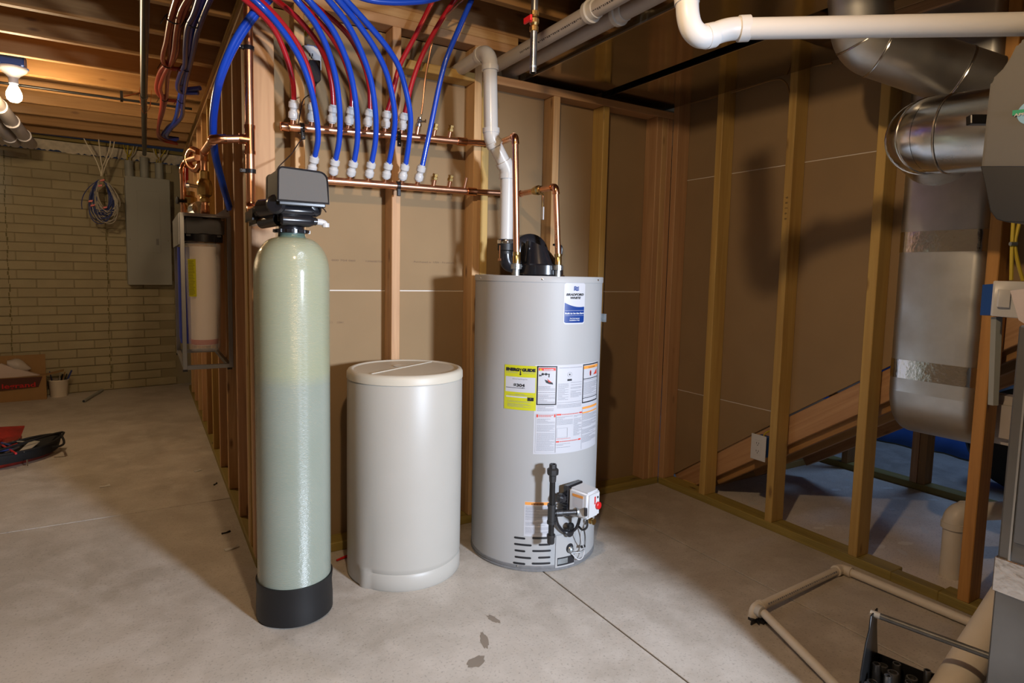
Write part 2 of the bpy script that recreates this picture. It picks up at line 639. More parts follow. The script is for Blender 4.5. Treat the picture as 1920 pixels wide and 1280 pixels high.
def blotch(x, y, sx_, sy_, ang, mat, name='stain', z=0.0006, n=22, seed=1):
    rr = random.Random(seed)
    pts = []
    for i in range(n):
        a = 2 * PI * i / n
        k = 1 + rr.uniform(-0.22, 0.22)
        px, py = sx_ * k * math.cos(a), sy_ * k * math.sin(a)
        pts.append((x + px * math.cos(ang) - py * math.sin(ang), y + px * math.sin(ang) + py * math.cos(ang), z))
    return MB().add(pts, [tuple(range(n))]).build(name, mat, fl, smooth=0)


M['stain'] = plain('stain', (0.265, 0.22, 0.175), 0.4, vary=0.15)
M['mud'] = plain('joint_compound', (0.88, 0.84, 0.80), 0.7)
q_ = at(925, 1160, z=0)
blotch(q_.x, q_.y, 0.012, 0.032, 0.2, M['stain'], seed=3)
q_ = at(893, 1240, z=0)
blotch(q_.x, q_.y, 0.038, 0.020, 0.5, M['stain'], seed=4)
q_ = at(908, 1200, z=0)
blotch(q_.x, q_.y, 0.012, 0.045, -0.35, M['stain'], seed=6, z=0.0004)
for i, (u, v_, a, b) in enumerate([(1535, 990, 0.030, 0.013), (1553, 985, 0.02, 0.01), (1568, 918, 0.03, 0.016), (1588, 913, 0.02, 0.008), (1570, 952, 0.012, 0.008),
                                   (1646, 1024, 0.035, 0.02), (1698, 1018, 0.035, 0.018), (1685, 934, 0.045, 0.02), (1672, 955, 0.02, 0.012), (1425, 905, 0.018, 0.01),
                                   (1530, 871, 0.03, 0.01), (1665, 915, 0.04, 0.012), (1750, 937, 0.03, 0.012)]):
    q_ = at(u, v_, z=0)
    blotch(q_.x, q_.y, a, b, -0.4, M['mud'], 'compound_spot', seed=20 + i)

# ---- back wall (behind the tanks)
wb = struct('wall_back', (1.08, 0.045, 0))
back_studs = [(0.1627, H_TOP - 0.076, 'pine'), (0.5545, H_TOP - 0.076, 'fir'), (0.938, H_TOP - 0.076, 'pine'), (0.977, 2.043, 'yellow_pine'),
              (1.3677, 2.043, 'pine'), (1.6748, 2.043, 'yellow_pine'), (2.045, 2.043, 'fir'), (2.084, 2.043, 'pine'), (2.123, 2.043, 'fir')]
for x, zt, mt_ in back_studs:
    stud(wb, x, x + ST, 0, SW, ST, zt, M[mt_])
lumber('bottom_plate', (SW, SW / 2, ST / 2), (XR, SW / 2, ST / 2), SW, ST, (0, 1, 0), M['treated'], wb)
lumber('top_plate', (0.977, SW / 2, 2.062), (XR + SW, SW / 2, 2.062), SW, ST, (0, 1, 0), M['fir'], wb)
lumber('top_plate', (SW, SW / 2, 2.209), (1.16, SW / 2, 2.209), SW, ST, (0, 1, 0), M['fir'], wb)
lumber('top_plate', (0.0, SW / 2, 2.2475), (1.16, SW / 2, 2.2475), SW, ST, (0, 1, 0), M['pine'], wb)
lumber('blocking', (0.5925, SW / 2, 2.052), (0.938, SW / 2, 2.052), SW, ST, (0, 1, 0), M['yellow_pine'], wb)
zs = [0.012, 1.098, 2.19]
for a, b in zip(zs[:-1], zs[1:]):
    MB().box((SW, SW + 0.001, a + 0.0025), (XR + 0.02 if b < 2.1 else XR + 0.02, SW + 0.013, b - 0.0025)).build('drywall_sheet', M['board'], wb)
MB().box((SW, SW + 0.004, 1.092), (XR + 0.02, SW + 0.011, 1.104)).build('drywall_seam', M['board_edge'], wb)

# ---- left stud wall running away from the camera
wl = struct('wall_left', (0.045, 2.1, 0))
for y, mt_ in [(0.0, 'fir'), (0.039, 'pine'), (0.125, 'yellow_pine'), (0.164, 'pine')]:
    stud(wl, 0, SW, y, y + ST, ST, H_TOP - 0.076, M[mt_])
for i in range(9):
    y = 0.4744 + i * 0.4064
    stud(wl, 0, SW, y, y + ST, ST, H_TOP - 0.076, M[['fir', 'pine', 'fir', 'yellow_pine', 'joist', 'fir', 'pine', 'fir', 'pine'][i]])
lumber('bottom_plate', (SW / 2, 0, ST / 2), (SW / 2, 4.13, ST / 2), SW, ST, (1, 0, 0), M['treated'], wl)
lumber('top_plate', (SW / 2, SW, 2.209), (SW / 2, 4.28, 2.209), SW, ST, (1, 0, 0), M['pine'], wl)
lumber('top_plate', (SW / 2, SW, 2.2475), (SW / 2, 4.28, 2.2475), SW, ST, (1, 0, 0), M['yellow_pine'], wl)
MB().box((SW + 0.001, SW + 0.015, 0.012), (SW + 0.013, 4.25, 2.19)).build('drywall_sheet', M['board'], wl)

# ---- right stud wall with drywall on its far side, stair behind
wr = struct('wall_right', (XR + 0.045, -0.8, 0))
stud(wr, XR, XR + SW, -ST, 0, ST, H_TOP - 0.076, M['fir'])
for i, mt_ in enumerate(['yellow_pine', 'yellow_pine', 'yellow_pine', 'orange_pine', 'pine']):
    y = -0.3013 - i * 0.4064
    stud(wr, XR, XR + SW, y - ST, y, ST, H_TOP - 0.076, M[mt_])
lumber('bottom_plate', (XR + SW / 2, 0, ST / 2), (XR + SW / 2, -1.29, ST / 2), SW, ST, (1, 0, 0), M['treated'], wr)
lumber('bottom_plate', (XR + 0.027, -1.29, ST / 2), (XR + 0.027, -1.46, ST / 2), 0.054, ST, (1, 0, 0), M['treated'], wr)
lumber('bottom_plate', (XR + SW / 2, -1.46, ST / 2), (XR + SW / 2, -3.2, ST / 2), SW, ST, (1, 0, 0), M['treated'], wr)
lumber('top_plate', (XR + SW / 2, 0.0, 2.209), (XR + SW / 2, -3.2, 2.209), SW, ST, (1, 0, 0), M['fir'], wr)
lumber('top_plate', (XR + SW / 2, 0.0, 2.2475), (XR + SW / 2, -3.2, 2.2475), SW, ST, (1, 0, 0), M['pine'], wr)
SL = 0.675


def stair_z(y):
    return 0.045 - SL * y


XB = XR + SW
zz = [(None, 0.545), (0.545, 1.72), (1.72, 2.19)]
for lo, hi in zz:
    y_end = -2.6
    if lo is None:
        yb = -(hi - 0.045) / SL
        poly = [(0.02, 0.04), (-0.02, 0.04), (yb, hi - 0.0025), (0.02, hi - 0.0025)]
    elif lo < 1:
        ya, yb = -(lo - 0.045) / SL, -(hi - 0.045) / SL
        poly = [(0.02, lo + 0.0025), (ya, lo + 0.0025), (yb, hi - 0.0025), (0.02, hi - 0.0025)]
    else:
        yb = -(lo - 0.045) / SL
        poly = [(0.02, lo + 0.0025), (yb, lo + 0.0025), (y_end, lo + 0.1), (y_end, hi), (0.02, hi)]
    MB().prism([(XB + 0.001, y, z) for y, z in poly], (0.012, 0, 0)).build('drywall_sheet', M['board'], wr)
MB().box((XB + 0.004, 0.02, 0.539), (XB + 0.011, -0.72, 0.551)).build('drywall_seam', M['board_edge'], wr)
MB().box((XB + 0.004, 0.02, 1.714), (XB + 0.011, -2.0, 1.726)).build('drywall_seam', M['board_edge'], wr)
for i, (x, y, z) in enumerate([(2.151, -0.312, 0.05), (2.151, -0.33, 0.05)]):
    pass

# ---- stair stringers (open stair rising towards the camera)
st = struct('trim_1', (2.7, -0.9, 0.5))


def stringer(x, top_off, depth, mat, y0=-0.02, y1=-2.6):
    poly = []
    poly.append((x, y0, stair_z(y0) + top_off if stair_z(y0) + top_off > 0.045 else 0.045))
    poly.append((x, y1, stair_z(y1) + top_off))
    poly.append((x, y1, stair_z(y1) + top_off - depth))
    yb = -(depth - top_off) / SL
    poly.append((x, yb - 0.02, 0.045))
    poly.append((x, y0, 0.045))
    return MB().prism(poly, (ST, 0, 0)).build('stringer', mat, st, bevel=0.002)


for k, (x, to, dp, mt_) in enumerate([(XB + 0.016, -0.005, 0.165, 'str_a'), (2.62, -0.02, 0.17, 'str_b'), (3.05, -0.02, 0.20, 'str_a')]):
    pass
# grain must follow the slope: stringers are lumber boards
s_dir = Vector((0, -1, SL)).normalized()
s_nrm = Vector((0, SL, 1)).normalized()


def stringer2(x, off, depth, mat, ys=-0.10, ye=-2.7):
    a = Vector((x, ys, stair_z(ys))) - s_nrm * (off + depth / 2)
    b = Vector((x, ye, stair_z(ye))) - s_nrm * (off + depth / 2)
    return lumber('stringer', a, b, depth, ST, s_nrm, mat, st)


stringer2(XB + 0.034, 0.004, 0.115, M['fir'], -0.02)
stringer2(XB + 0.075, 0.105, 0.05, M['joist'], -0.22)
stringer2(2.62, 0.03, 0.13, M['pine'], -0.23)
stringer2(3.05, 0.03, 0.14, M['fir'], -0.25)
# treads seen from below between the stringers
for k in range(9):
    y = -0.30 - k * 0.27
    z = stair_z(y) + 0.06
    lumber('tread', (XB + 0.055, y, z), (3.10, y, z), 0.25, 0.026, (0, 1, 0), M['joist'], st)
lumber('floor_plate', (XB + 0.004, -0.145, ST / 2), (3.42, -0.145, ST / 2), SW, ST, (0, 1, 0), M['yellow_pine'], st)

# ---- far partition under the stair and what is beyond
wp = struct('wall_partition', (3.465, -0.9, 0))
for y, t, mt_ in [(0.20, 0.038, 'fir'), (-0.33, 0.038, 'joist'), (-0.735, 0.038, 'fir'), (-0.776, 0.038, 'joist'), (-1.19, 0.038, 'joist'), (-1.6, 0.038, 'fir')]:
    stud(wp, 3.42, 3.42 + SW, y - t, y, ST, 2.19, M[mt_])
lumber('bottom_plate', (3.465, 0.3, ST / 2), (3.465, -3.2, ST / 2), SW, ST, (1, 0, 0), M['treated'], wp)
lumber('top_plate', (3.465, 0.3, 2.209), (3.465, -3.2, 2.209), SW, ST, (1, 0, 0), M['fir'], wp)
wv = struct('wall_beyond')
MB().box((5.0, -4.6, 0), (5.1, 5.0, 2.5)).build('concrete_panel', M['mortar'], wv)
# blue sheeting, hung with folds
NX, NZ = 60, 14
mb = MB()
vv = []
for j in range(NZ):
    for i in range(NX):
        y = 0.9 - i * (3.4 / (NX - 1))
        z = 0.01 + j * (1.15 / (NZ - 1))
        vv.append((4.42 + 0.03 * math.sin(y * 9 + z * 2.1) + 0.02 * math.sin(y * 23 + 1.3 * z) + (0.25 * max(0, 0.16 - z)) * -2, y, z))
mb.add(vv, [(j * NX + i, j * NX + i + 1, (j + 1) * NX + i + 1, (j + 1) * NX + i) for j in range(NZ - 1) for i in range(NX - 1)])
tarp = mb.build('tarp', M['blue_tarp'], smooth=60)
sm = tarp.modifiers.new('thick', 'SOLIDIFY')
sm.thickness = 0.004
tag(tarp, 'blue plastic sheet hanging beyond the studs under the stair', 'tarp')
ty = thing('tire', 'black rubber tire standing on edge by the blue sheet under the stair', 'tire', (3.95, -1.12, 0.32))
MB().lathe((3.95, -1.12, 0.32), [(0.19, -0.085), (0.24, -0.10), (0.30, -0.09), (0.318, -0.05), (0.318, 0.05), (0.30, 0.09), (0.24, 0.10), (0.19, 0.085), (0.19, -0.085)], 40, (1, 0.25, 0)).build('tread', M['rubber'], ty)
MB().lathe((3.95, -1.12, 0.32), [(0.05, -0.03), (0.19, -0.05), (0.19, 0.05), (0.05, 0.03), (0.05, -0.03)], 32, (1, 0.25, 0)).build('rim', M['iron'], ty)

# ---- far brick-patterned wall
W0, W1 = Vector((-1.434, 4.267, 0)), Vector((-0.056, 4.469, 0))
wd = (W1 - W0).normalized()
wn = Vector((wd.y, -wd.x, 0))          # towards the room
wf = struct('wall_far')


def wpt(s, z, o=0.0):
    return W0 + wd * s + wn * o + Vector((0, 0, z))


mb = MB()
mb.prism([wpt(-2.2, 0, -0.005), wpt(1.50, 0, -0.005), wpt(1.50, 2.17, -0.005), wpt(-2.2, 2.17, -0.005)], -wn * 0.2)
mb.build('mortar_face', M['mortar'], wf, smooth=0)
BW, BH, GP = 0.272, 0.0800, 0.008
proto = None
side_mb = MB()
rows = 27
nb = 0
for r_ in range(rows):
    z = 0.006 + r_ * BH
    off = (r_ % 2) * BW / 2
    for k in range(-9, 7):
        s0 = k * BW + off
        if s0 + BW > 1.48:
            continue
        c = wpt(s0 + BW / 2, z + (BH - GP) / 2, 0.0)
        hx, hz = (BW - GP) / 2, (BH - GP) / 2
        if -0.12 <= s0 <= 1.45 and r_ >= 0 and nb < 290:
            if proto is None:
                me = bpy.data.meshes.new('brick')
                bm = bmesh.new()
                bmesh.ops.create_cube(bm, size=1)
                for v_ in bm.verts:
                    v_.co = Vector((v_.co.x * 2 * hx, v_.co.y * 0.012, v_.co.z * 2 * hz))
                bmesh.ops.bevel(bm, geom=list(bm.edges), offset=0.0022, segments=1, affect='EDGES')
                bm.to_mesh(me)
                bm.free()
                me.materials.append(M['brick'])
                proto = me
            o = bpy.data.objects.new('brick', proto)
            C.objects.link(o)
            o.parent = wf
            o.location = c + wn * random.uniform(-0.0015, 0.0015)
            o.rotation_euler = (random.uniform(-.01, .01), 0, math.atan2(wd.y, wd.x))
            nb += 1
        else:
            side_mb.obox(c, wd * hx, wn * 0.006, Vector((0, 0, hz)))
side_mb.build('brick_field', M['brick'], wf, smooth=0)['kind'] = 'stuff'
# drips along the form seams
for s in (0.80, 0.085):
    rr = random.Random(int(s * 100))
    mbd = MB()
    for k in range(58):
        z = 0.02 + k * 0.0365
        mbd.obox(wpt(s + rr.uniform(-.006, .006), z + .015, 0.007), wd * rr.uniform(.002, .006), wn * 0.002, Vector((0, 0, 0.016)))
    mbd.build('form_seam', plain('seam', (0.16, 0.135, 0.06), 0.8), wf, smooth=0)
# sill foam and sill plate above the wall
rr = random.Random(5)
mb = MB()
n = 90
top, bot = [], []
for i in range(n + 1):
    s = -0.35 + i * (1.85 / n)
    top.append(wpt(s, 2.262, 0.02))
    bot.append(wpt(s, 2.175 + rr.uniform(-0.012, 0.01), 0.012))
mb.add(top + bot, [(i, i + 1, n + 2 + i, n + 1 + i) for i in range(n)])
mb.build('sill_foam', M['foam'], wf)
lumber('sill_plate', wpt(-2.2, 2.285, -0.04), wpt(1.50, 2.285, -0.04), 0.14, 0.03, wn, M['treated'], wf)

# ---- unseen rest of the room shell
wz = struct('wall_side')
MB().box((-3.7, -4.6, 0), (-3.6, 5.0, 2.5)).build('concrete_panel', M['shell'], wz)
wy = struct('wall_front')
MB().box((-3.6, -4.7, 0), (5.2, -4.6, 2.5)).build('concrete_panel', M['shell'], wy)

# ---- ceiling: joists along x every 16 inches and the subfloor on them
ce = struct('ceiling')
for k in range(-9, 9):
    y = 0.9083 + k * 0.392
    if y > 4.15:
        continue
    lumber('joist', (-3.6, y, H_TOP + 0.118), (4.9, y, H_TOP + 0.118), 0.235, ST, (0, 0, 1), M['joist'], ce)
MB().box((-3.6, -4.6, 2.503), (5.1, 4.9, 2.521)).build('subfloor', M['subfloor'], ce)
# header above the high plates
lumber('header', (-0.02, 0.02, H_TOP + 0.118), (2.2, 0.02, H_TOP + 0.118), 0.235, 0.04, (0, 0, 1), M['lvl'], ce)

# ================================================================== THE THREE TANKS
# ---- softener (tall fibreglass tank)
SX, SY = 0.072, -0.377
sf = thing('water_softener', 'tall narrow pale green fiberglass tank with black base and control head', 'water softener', (SX, SY, 0))
MB().lathe((SX, SY, 0), [(0.118, 0.0), (0.1265, 0.006), (0.1265, 0.05), (0.1235, 0.10), (0.1265, 0.128), (0.1265, 0.134), (0.121, 0.134), (0.119, 0.11)], 64).build('base', M['rubber'], sf)
R = 0.1205
prof = [(R, 0.10), (R, 0.6), (R, 1.17)]
for k in range(1, 13):
    a = k / 12 * PI / 2
    prof.append((0.043 + (R - 0.043) * math.cos(a), 1.17 + 0.118 * math.sin(a)))
MB().lathe((SX, SY, 0), prof, 72).build('tank', M['fiberglass'], sf, smooth=60)
MB().lathe((SX, SY, 0), [(0.050, 1.284), (0.043, 1.292), (0.041, 1.306), (0.045, 1.314)], 40).build('neck', M['neck'], sf)
bp = M['black_plastic']
MB().lathe((SX, SY, 0), [(0.040, 1.300), (0.052, 1.302), (0.052, 1.314), (0.040, 1.316), (0.043, 1.335)], 32).build('collar', bp, sf)
mb = MB()
for k in range(10):
    a = 2 * PI * k / 10
    mb.obox((SX + 0.054 * math.cos(a), SY + 0.054 * math.sin(a), 1.308), (0.004 * math.cos(a), 0.004 * math.sin(a), 0), (-0.008 * math.sin(a), 0.008 * math.cos(a), 0), (0, 0, 0.005))
mb.build('collar_lug', bp, sf)
vb = MB()
vb.box((SX - 0.050, SY - 0.045, 1.325), (SX + 0.055, SY + 0.05, 1.400))
vb.build('valve_body', bp, sf, bevel=0.012, seg=3)
MB().lathe((SX - 0.045, SY - 0.050, 1.372), [(0.004, 0), (0.016, 0.002), (0.017, 0.008), (0.017, 0.095), (0.013, 0.104)], 20, (1, 0, 0)).build('injector', bp, sf)
MB().lathe((SX - 0.045, SY - 0.048, 1.342), [(0.012, 0), (0.020, 0.006), (0.020, 0.09), (0.014, 0.104)], 20, (1, 0, 0)).build('brine_valve', bp, sf)
MB().lathe((SX + 0.050, SY - 0.035, 1.382), [(0.026, 0), (0.026, 0.02), (0.018, 0.034), (0.008, 0.038)], 24, (1, 0, 0)).build('seal_cap', bp, sf)
MB().tube([(SX + 0.055, SY - 0.046, 1.342), (SX + 0.068, SY - 0.046, 1.342)], 0.013).tube([(SX + 0.066, SY - 0.046, 1.342), (SX + 0.074, SY - 0.046, 1.342)], 0.010).build('drain_port', bp, sf)
de = MB().tube([(SX + 0.072, SY - 0.046, 1.342), (SX + 0.088, SY - 0.046, 1.341)], 0.0105)
de.tube(spline([(SX + 0.086, SY - 0.046, 1.341), (SX + 0.095, SY - 0.046, 1.339), (SX + 0.099, SY - 0.048, 1.330)], 4), 0.0095)
de.tube([(SX + 0.099, SY - 0.048, 1.338), (SX + 0.0995, SY - 0.048, 1.325)], 0.012)
de.build('drain_elbow', M['white_plastic'], sf)
# bypass on the left, to the copper riser
MB().tube([(SX - 0.045, SY - 0.01, 1.385), (SX - 0.080, SY + 0.06, 1.383)], [0.030, 0.030], 20).build('bypass_body', bp, sf)
MB().tube([(SX - 0.070, SY + 0.04, 1.378), (SX - 0.088, SY + 0.13, 1.368)], 0.015, 16).build('bypass_tube', M['grey_plastic'], sf)
MB().lathe((SX - 0.045, SY - 0.035, 1.388), [(0.02, 0), (0.031, 0.004), (0.031, 0.030), (0.024, 0.038)], 24, (-0.5, -0.85, 0)).build('bypass_knob', bp, sf)
MB().box((SX - 0.105, SY + 0.10, 1.335), (SX - 0.062, SY + 0.29, 1.395)).build('bypass_valve', bp, sf, bevel=0.012, seg=2)
MB().tube([(SX - 0.04, SY - 0.01, 1.345), (SX - 0.075, SY + 0.10, 1.338)], [0.022, 0.02], 16).build('bypass_outlet', bp, sf)
MB().obox((SX - 0.078, SY + 0.105, 1.404), (0.010, 0, 0), (0, 0.006, 0), (0, 0, 0.010)).build('bypass_clip', bp, sf)
# grey hood
hx0, hx1, hyf, hyb, hz0, hz1 = SX - 0.060, SX + 0.092, SY - 0.100, SY + 0.035, 1.398, 1.500


def hood_poly(x0, x1, z0, z1, y, r_):
    pts = [(x0, y, z0), (x1 + 0.004, y, z0)]
    for k in range(6):
        a = k / 5 * PI / 2
        pts.append((x1 - r_ + r_ * math.cos(a), y, z1 - 0.004 - r_ + r_ * math.sin(a)))
    for k in range(6):
        a = PI / 2 + k / 5 * PI / 2
        pts.append((x0 + 0.012 + r_ * 0.5 + r_ * 0.5 * math.cos(a) - 0.010, y, z1 - r_ * 0.5 + r_ * 0.5 * math.sin(a)))
    return pts


a_ = hood_poly(hx0, hx1, hz0, hz1, hyf, 0.026)
b_ = hood_poly(hx0 - 0.012, hx1 - 0.006, hz0 - 0.004, hz1 - 0.010, hyb, 0.026)
n = len(a_)
MB().add(a_ + b_, [tuple(range(n)), tuple(range(n, 2 * n))[::-1]] + [(i, (i + 1) % n, n + (i + 1) % n, n + i) for i in range(n)]).build('hood', M['grey_plastic'], sf, bevel=0.003, seg=2)
rim = [Vector(p) + Vector((0, -0.001, 0)) for p in a_]
MB().tube(rim + [rim[0]], 0.0028, 8).build('hood_rim', bp, sf)
MB().box((hx0 + 0.005, hyf + 0.012, 1.385), (hx1 - 0.002, hyb, 1.400)).build('hood_base', bp, sf, bevel=0.003)
MB().tube([(hx1 - 0.015, hyf + 0.02, 1.388), (hx1 - 0.006, hyf + 0.015, 1.380), (hx1 - 0.001, hyf + 0.012, 1.371)], 0.0022, 6).build('hood_clip', bp, sf)
# thin cord from the hood up to the wall adapter
cord = [at(510, 352, y=-0.36), at(506, 340, y=-0.30), at(516, 325, y=-0.24), at(523, 312, y=-0.18), at(545, 290, y=-0.08), at(560, 268, y=-0.05), at(568, 256, y=-0.04), at(560, 249, y=-0.035),
        at(559, 242, y=-0.03), at(561, 222, y=-0.08), at(565, 200, y=-0.09), at(570, 185, y=-0.07), at(585, 174, y=-0.04), at(592, 160, y=-0.05), at(596, 152, y=-0.05)]
o = MB().tube(spline(cord, 6), 0.0022, 6).build('power_cord', M['black_plastic'])
tag(o, 'thin black cord from wall adapter down to the grey softener hood', 'cord')

# ---- brine tank
BX, BY, BR = 0.525, -0.245, 0.2235
bt = thing('brine_tank', 'wide round cream plastic salt tank with lid between the two tall tanks', 'brine tank', (BX, BY, 0))
N = 96
prof = [(BR - 0.006, 0.0), (BR, 0.008), (BR, 0.055), (BR - 0.006, 0.064), (BR - 0.0005, 0.078), (BR, 0.085), (BR + 0.001, 0.40), (BR, 0.765), (BR - 0.004, 0.775)]
mb = MB()
q_ = at(672, 1085, y=BY - 0.15)
na = math.atan2(q_.x - BX, -(q_.y - BY)) - 0.03
vv = []
for (r_, z) in prof:
    for j in range(N):
        a = 2 * PI * j / N
        ph = a - na
        ph = (ph + PI) % (2 * PI) - PI
        rr_ = r_
        if z > 0.057 and z < 0.08 and not (-0.001 < ph < 2.3):
            rr_ = BR
        if -0.16 < ph < 0.0 and z < 0.084:
            rr_ = BR + 0.0035
        vv.append((BX + rr_ * math.sin(a), BY - rr_ * math.cos(a), z))
mb.add(vv, [(i * N + j, i * N + (j + 1) % N, (i + 1) * N + (j + 1) % N, (i + 1) * N + j) for i in range(len(prof) - 1) for j in range(N)] + [tuple(range(N))])
mb.build('body', M['brine'], bt, smooth=50)
ld = MB().lathe((BX, BY, 0), [(BR - 0.002, 0.772), (BR + 0.0022, 0.774), (BR + 0.0015, 0.797), (BR - 0.004, 0.806), (BR - 0.014, 0.8095), (BR - 0.020, 0.8085), (BR - 0.024, 0.8045), (0.03, 0.8055), (0.0, 0.8055)], N).build('lid', M['lid'], bt, smooth=40)
c0 = Vector((BX, BY, 0.8068))
dr = Vector((math.cos(0.55), math.sin(0.55), 0))
pr = Vector((-dr.y, dr.x, 0))
MB().obox(c0 + pr * 0.010, dr * 0.190, pr * 0.0035, Vector((0, 0, 0.0018))).build('lid_ridge', M['lid'], ld, bevel=0.001)
MB().lathe(c0 + pr * 0.045 + dr * 0.02, [(0.024, -0.001), (0.026, 0.001), (0.022, 0.0018), (0.019, 0.0005), (0.0, 0.0005)], 32).build('overflow_cap', M['lid'], ld)

# ---- water heater
HX, HY, HR = 1.094, -0.320, 0.2695
wh = thing('water_heater', 'large grey gas water heater cylinder with black blower and paper labels', 'water heater', (HX, HY, 0))
MB().lathe((HX, HY, 0), [(HR - 0.02, 0.0), (HR + 0.001, 0.002), (HR + 0.002, 0.008), (HR - 0.001, 0.010), (HR + 0.0015, 0.014), (HR + 0.0015, 0.024), (HR - 0.001, 0.027)], 96).build('base_ring', M['heater_dark'], wh)
MB().lathe((HX, HY, 0), [(HR, 0.024), (HR, 0.6), (HR, 1.160), (HR - 0.003, 1.161)], 96).build('jacket', M['heater'], wh)
MB().lathe((HX, HY, 0), [(HR + 0.001, 1.154), (HR + 0.003, 1.1545), (HR + 0.003, 1.1745), (HR + 0.001, 1.178), (HR - 0.006, 1.178), (HR - 0.012, 1.172), (0, 1.173)], 96).build('top_pan', M['heater'], wh)


def cyl_hit(u, v_, R_=HR, cx=HX, cy=HY):
    d = ray(u, v_)
    ox, oy = CAM.x - cx, CAM.y - cy
    A = d.x ** 2 + d.y ** 2
    B_ = 2 * (ox * d.x + oy * d.y)
    Cc = ox * ox + oy * oy - R_ * R_
    D_ = B_ * B_ - 4 * A * Cc
    if D_ < 0:
        D_ = 0
    t = (-B_ - math.sqrt(D_)) / (2 * A)
    p = CAM + d * t
    return math.atan2(p.x - cx, -(p.y - cy)), p.z, p


def cpt(ph, z, off=0.0):
    return Vector((HX + (HR + off) * math.sin(ph), HY - (HR + off) * math.cos(ph), z))


class Sticker:
    """flat print wrapped on the heater jacket, s/t in metres from its top left corner"""

    def __init__(s, tl, w, h, name, mat, corner=0.0, lay=1):
        s.ph, s.z, s.w, s.h, s.lay = tl[0], tl[1], w, h, lay
        s.o = s.rect(0, 0, w, h, mat, name, wh, lay, corner)

    def P(s, a, b, off):
        return cpt(s.ph + a / HR, s.z - b, off)

    def grid(s, a0, b0, a1, b1, off, mb):
        k = max(1, int(abs(a1 - a0) / 0.012))
        vv = []
        for i in range(k + 1):
            a = a0 + (a1 - a0) * i / k
            vv += [s.P(a, b0, off), s.P(a, b1, off)]
        mb.add(vv, [(2 * i, 2 * i + 1, 2 * i + 3, 2 * i + 2) for i in range(k)])

    def rect(s, a0, b0, a1, b1, mat, name='print', parent=None, lay=2, corner=0.0):
        mb = MB()
        if corner:
            k = 14
            vv = []
            for i in range(k + 1):
                t = i / k
                a = a0 + (a1 - a0) * t
                e = min(a - a0, a1 - a)
                c = corner - math.sqrt(max(0, corner ** 2 - (corner - e) ** 2)) if e < corner else 0
                vv += [s.P(a, b0 + c, lay * 0.0004), s.P(a, b1 - c, lay * 0.0004)]
            mb.add(vv, [(2 * i, 2 * i + 1, 2 * i + 3, 2 * i + 2) for i in range(k)])
        else:
            s.grid(a0, b0, a1, b1, lay * 0.0004, mb)
        return mb.build(name, mat, parent or s.o, smooth=60)

    def rects(s, lst, mat, name='print', lay=3):
        mb = MB()
        for a0, b0, a1, b1 in lst:
            s.grid(a0, b0, a1, b1, lay * 0.0004, mb)
        return mb.build(name, mat, s.o, smooth=60)

    def poly(s, pts, mat, name='print', lay=3):
        return MB().add([s.P(a, b, lay * 0.0004) for a, b in pts], [tuple(range(len(pts)))]).build(name, mat, s.o, smooth=0)

    def text(s, body, a, b, size, mat, width=None, center=False, bold=0.0, shear=0.0, lay=4):
        vs_, fs, wd_ = text_geo(body, size, bold, shear)
        k = width / wd_ if width else 1.0
        sh = -wd_ * k / 2 if center else 0
        return MB().add([s.P(a + x * k + sh, b - y, lay * 0.0004) for x, y, _ in vs_], fs).build('lettering', mat, s.o, smooth=0)

    def lines(s, a0, b0, a1, b1, n_, mat, seed=1, th=0.35, lay=3, full=0.86):
        rr_ = random.Random(seed)
        lst = []
        dh = (b1 - b0) / n_
        for i in range(n_):
            if rr_.random() < 0.10:
                continue
            b = b0 + dh * i
            a = a0
            end = a0 + (a1 - a0) * (rr_.uniform(0.35, 0.9) if rr_.random() < 0.3 else 1)
            while a < end:
                wv_ = rr_.uniform(0.002, 0.007)
                lst.append((a, b, min(a + wv_, end), b + dh * th))
                a += wv_ + 0.0011
        s.rects(lst, mat, 'fine_print', lay)


def px_rect(tl, br):
    a = cyl_hit(*tl)
    b = cyl_hit(*br)
    return (a[0], a[1]), (b[0] - a[0]) * HR, a[1] - b[1]


# logo sticker
tl, w, h = px_rect((1058.5, 530), (1095, 607))
S = Sticker(tl, w, h, 'brand_label', M['label_white'], 0.006)
wave = []
for i in range(15):
    t = i / 14
    wave.append((w * (0.03 + 0.94 * t), h * (0.475 + 0.13 * (1 - (1 - t) ** 2.2) - 0.03 * t * t)))
nn = len(wave)
bot_ = [(w * (0.03 + 0.94 * i / 14), h * (0.965 if 0 < i < 14 else 0.94)) for i in range(15)]
MB().add([S.P(a, b, 0.0008) for a, b in wave + bot_], [(i, i + 1, nn + i + 1, nn + i) for i in range(14)]).build('blue_field', M['label_blue'], S.o, smooth=0)
for k, (a, b, c) in enumerate([(0.42, 0.09, 0.20), (0.42, 0.125, 0.22), (0.42, 0.16, 0.20)]):
    S.poly([(w * a, h * b), (w * (a + .07), h * (b - .015)), (w * (a + .14), h * (b + .01)), (w * (a + .24), h * (b - .005)), (w * (a + .24), h * (b + .018)), (w * (a + .14), h * (b + .035)), (w * (a + .07), h * (b + .012)), (w * a, h * (b + .028))], M['label_blue'], 'emblem')
S.text('BRADFORD', w * 0.5, h * 0.305, 0.0118, M['ink'], width=w * 0.84, center=True, bold=0.0006, shear=0.25)
S.text('WHITE', w * 0.52, h * 0.385, 0.0118, M['ink'], width=w * 0.50, center=True, bold=0.0006, shear=0.25)
S.rects([(w * .05, h * .665, w * .95, h * .670), (w * .05, h * .785, w * .95, h * .790)], M['label_white'])
S.text('Built to be the Best', w * 0.5, h * 0.752, 0.0085, M['label_white'], width=w * 0.90, center=True, bold=0.0005)
S.text('For Professional', w * 0.5, h * 0.868, 0.0055, M['label_white'], width=w * 0.45, center=True, bold=0.0003)
